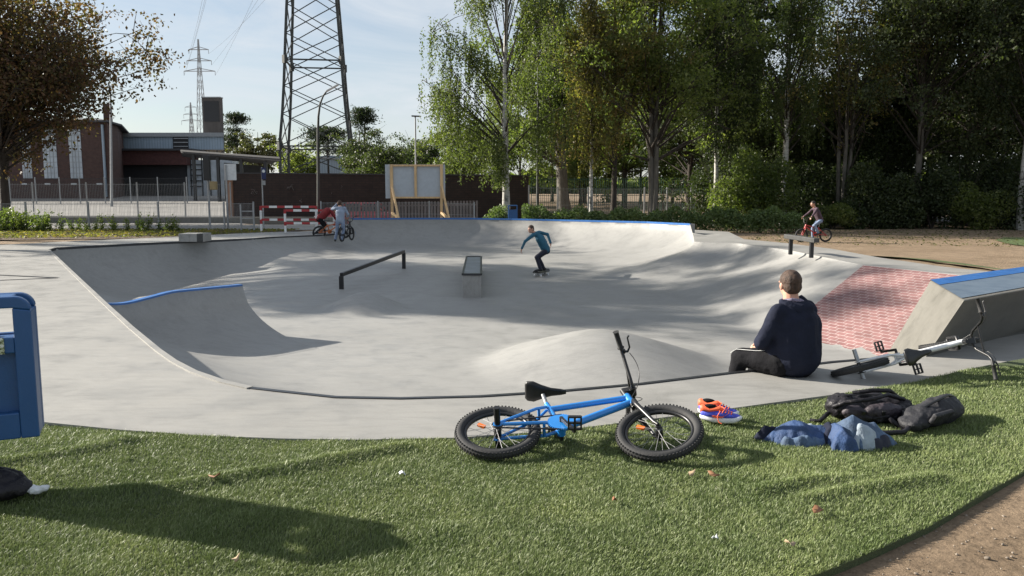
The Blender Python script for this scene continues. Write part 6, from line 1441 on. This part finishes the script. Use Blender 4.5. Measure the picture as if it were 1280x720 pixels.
# dead leaves over the mulch and earth
def litter(name, label, poly, n, size, m, seed, dz=.012):
    rng = np.random.default_rng(seed); xs = [p[0] for p in poly]; ys = [p[1] for p in poly]; x = rng.uniform(min(xs), max(xs), n * 2); y = rng.uniform(min(ys), max(ys), n * 2); ok = inpoly(x, y, poly); x = x[ok][:n]; y = y[ok][:n]
    o = link(name, leafmesh(name, np.c_[x, y, gz(x, y) + dz + rng.uniform(0, .03, len(x))], size, seed=seed, up=2.5), m); tag(o, label, 'dead leaves', kind='stuff')
litter('dead_leaves', 'brown dead leaves covering the bed along the low fence', [(-34, 27.5), (-21, 26.1), (-12.1, 28.1), (-9, 31.6), (-8.8, 33.6), (-34, 33.8)], 16000, .11, 'leaf_brown', 120, .06)
litter('dead_leaves', 'scattered dead leaves on the earth in front of the wood', [(8, 30), (34, 24), (44, 40), (14, 42)], 5000, .10, 'leaf_olive', 121)
# ================================================================ TURF BLADES
def turf_blades():
    rng = np.random.default_rng(42); n = 640000
    # more blades close to the camera
    y = 2.3 + (6.6 - 2.3) * rng.uniform(0, 1, n) ** 1.25; x = rng.uniform(-1, 1, n) * (y * .70 + .35); x = x + .2
    ok = inpoly(x, y, TURF); x = x[ok]; y = y[ok]; n = len(x)
    z = turfz(x, y); cell = np.sin(x * 6.3 + 2 * np.sin(y * 4.1)) * np.sin(y * 7.7 + 2 * np.sin(x * 3.3))
    ang = rng.uniform(0, 6.28, n); h = rng.uniform(.011, .023, n) * (1 + .22 * cell); w_ = rng.uniform(.0008, .0016, n) * (1 + .10 * y)
    lean = rng.uniform(.1, 1.1, n) * h * 1.1; la = rng.normal(size=n) * 1.0 + .3 + cell * .9
    dx, dy = np.cos(ang) * w_, np.sin(ang) * w_; lx, ly = np.cos(la) * lean, np.sin(la) * lean
    b0 = np.c_[x - dx, y - dy, z - .003]; b1 = np.c_[x + dx, y + dy, z - .003]; m0 = np.c_[x - dx * .8 + lx * .35, y - dy * .8 + ly * .35, z + h * .62]; m1 = np.c_[x + dx * .8 + lx * .35, y + dy * .8 + ly * .35, z + h * .62]; tp_ = np.c_[x + lx, y + ly, z + h]
    V = np.stack([b0, b1, m1, m0, tp_], 1).reshape(-1, 3); i = np.arange(n, dtype=np.int32) * 5
    quads = np.stack([i, i + 1, i + 2, i + 3], 1); tris = np.stack([i + 3, i + 2, i + 4], 1)
    me = bpy.data.meshes.new('turf_blades'); me.vertices.add(5 * n); me.vertices.foreach_set('co', V.astype(np.float32).ravel()); loops = np.concatenate([quads, tris], 1).ravel().astype(np.int32)
    me.loops.add(len(loops)); me.loops.foreach_set('vertex_index', loops); ls = np.stack([np.arange(n) * 7, np.arange(n) * 7 + 4], 1).ravel().astype(np.int32); me.polygons.add(2 * n); me.polygons.foreach_set('loop_start', ls); me.update()
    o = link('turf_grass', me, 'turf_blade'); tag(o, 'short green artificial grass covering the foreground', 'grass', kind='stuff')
turf_blades()
# pebbles on the bare earth, lower right
def pebbles():
    rr = random.Random(8); mb = MB(); poly = [P(px, py, 0)[:2] for px, py in ((1030, 720), (1280, 592), (1420, 560), (1500, 760), (1040, 760))]
    k = 0
    while k < 330:
        x = rr.uniform(.9, 5); y = rr.uniform(2.5, 5.5)
        if not bool(inpoly(np.array([x]), np.array([y]), poly)[0]): continue
        s_ = rr.choice([.003, .004, .005, .006, .008, .014 if k % 9 == 0 else .005]); mb.ell((x, y, gz1(x, y) + s_ * .25), (s_ * rr.uniform(.8, 1.5), s_ * rr.uniform(.7, 1.1), s_ * .6), (rr.uniform(-.4, .4), rr.uniform(-.4, .4), rr.uniform(0, 3)), 7, 5); k += 1
    o = mb.build('pebbles', mat('pebble', (.20, .165, .13), .85, var=.5, scale=7)); tag(o, 'pebbles and crumbs of earth on the bare ground at the lower right', 'pebbles', kind='stuff')
pebbles()
# ================================================================ LIGHT
SUN_EL = R(24.5)
ldir = Vector((.945, -.327, -math.tan(SUN_EL))).normalized()    # direction the light travels
sl = bpy.data.lights.new('sun', 'SUN'); sl.energy = 5.0; sl.angle = R(.6); sl.color = (1, .93, .82)
so = bpy.data.objects.new('sun', sl); col.objects.link(so); so.rotation_euler = ldir.to_track_quat('-Z', 'Y').to_euler(); so.location = (-30, 10, 30)
w = bpy.data.worlds.new('World'); scene.world = w; w.use_nodes = True; nt = w.node_tree
bg = nt.nodes['Background']; sky = N(nt, 'ShaderNodeTexSky', _sky_type='NISHITA', _sun_disc=False)
sky.sun_elevation = SUN_EL; sky.sun_rotation = math.atan2(-ldir.x, -ldir.y); sky.air_density = 1.0; sky.dust_density = .7; sky.ozone_density = 1.5
tc = N(nt, 'ShaderNodeTexCoord'); mp = N(nt, 'ShaderNodeMapping'); mp.inputs['Scale'].default_value = (1.2, 1.2, 5.5); mp.inputs['Rotation'].default_value = (0, R(6), 0)
nt.links.new(tc.outputs['Generated'], mp.inputs[0])
f = noise(nt, mp.outputs[0], 2.6, 9, .6, .9)
fac = ramp(nt, f, [(.36, .32), (.55, .62), (.70, .95)])
lum = (6.3, 6.7, 7.15)
nt.links.new(mixc(nt, fac, sky.outputs[0], lum), bg.inputs[0]); bg.inputs[1].default_value = .05
scene.view_settings.view_transform = 'Standard'; scene.view_settings.look = 'None'; scene.view_settings.gamma = 1
scene.view_settings.exposure = 1.3
scene.render.engine = 'CYCLES'
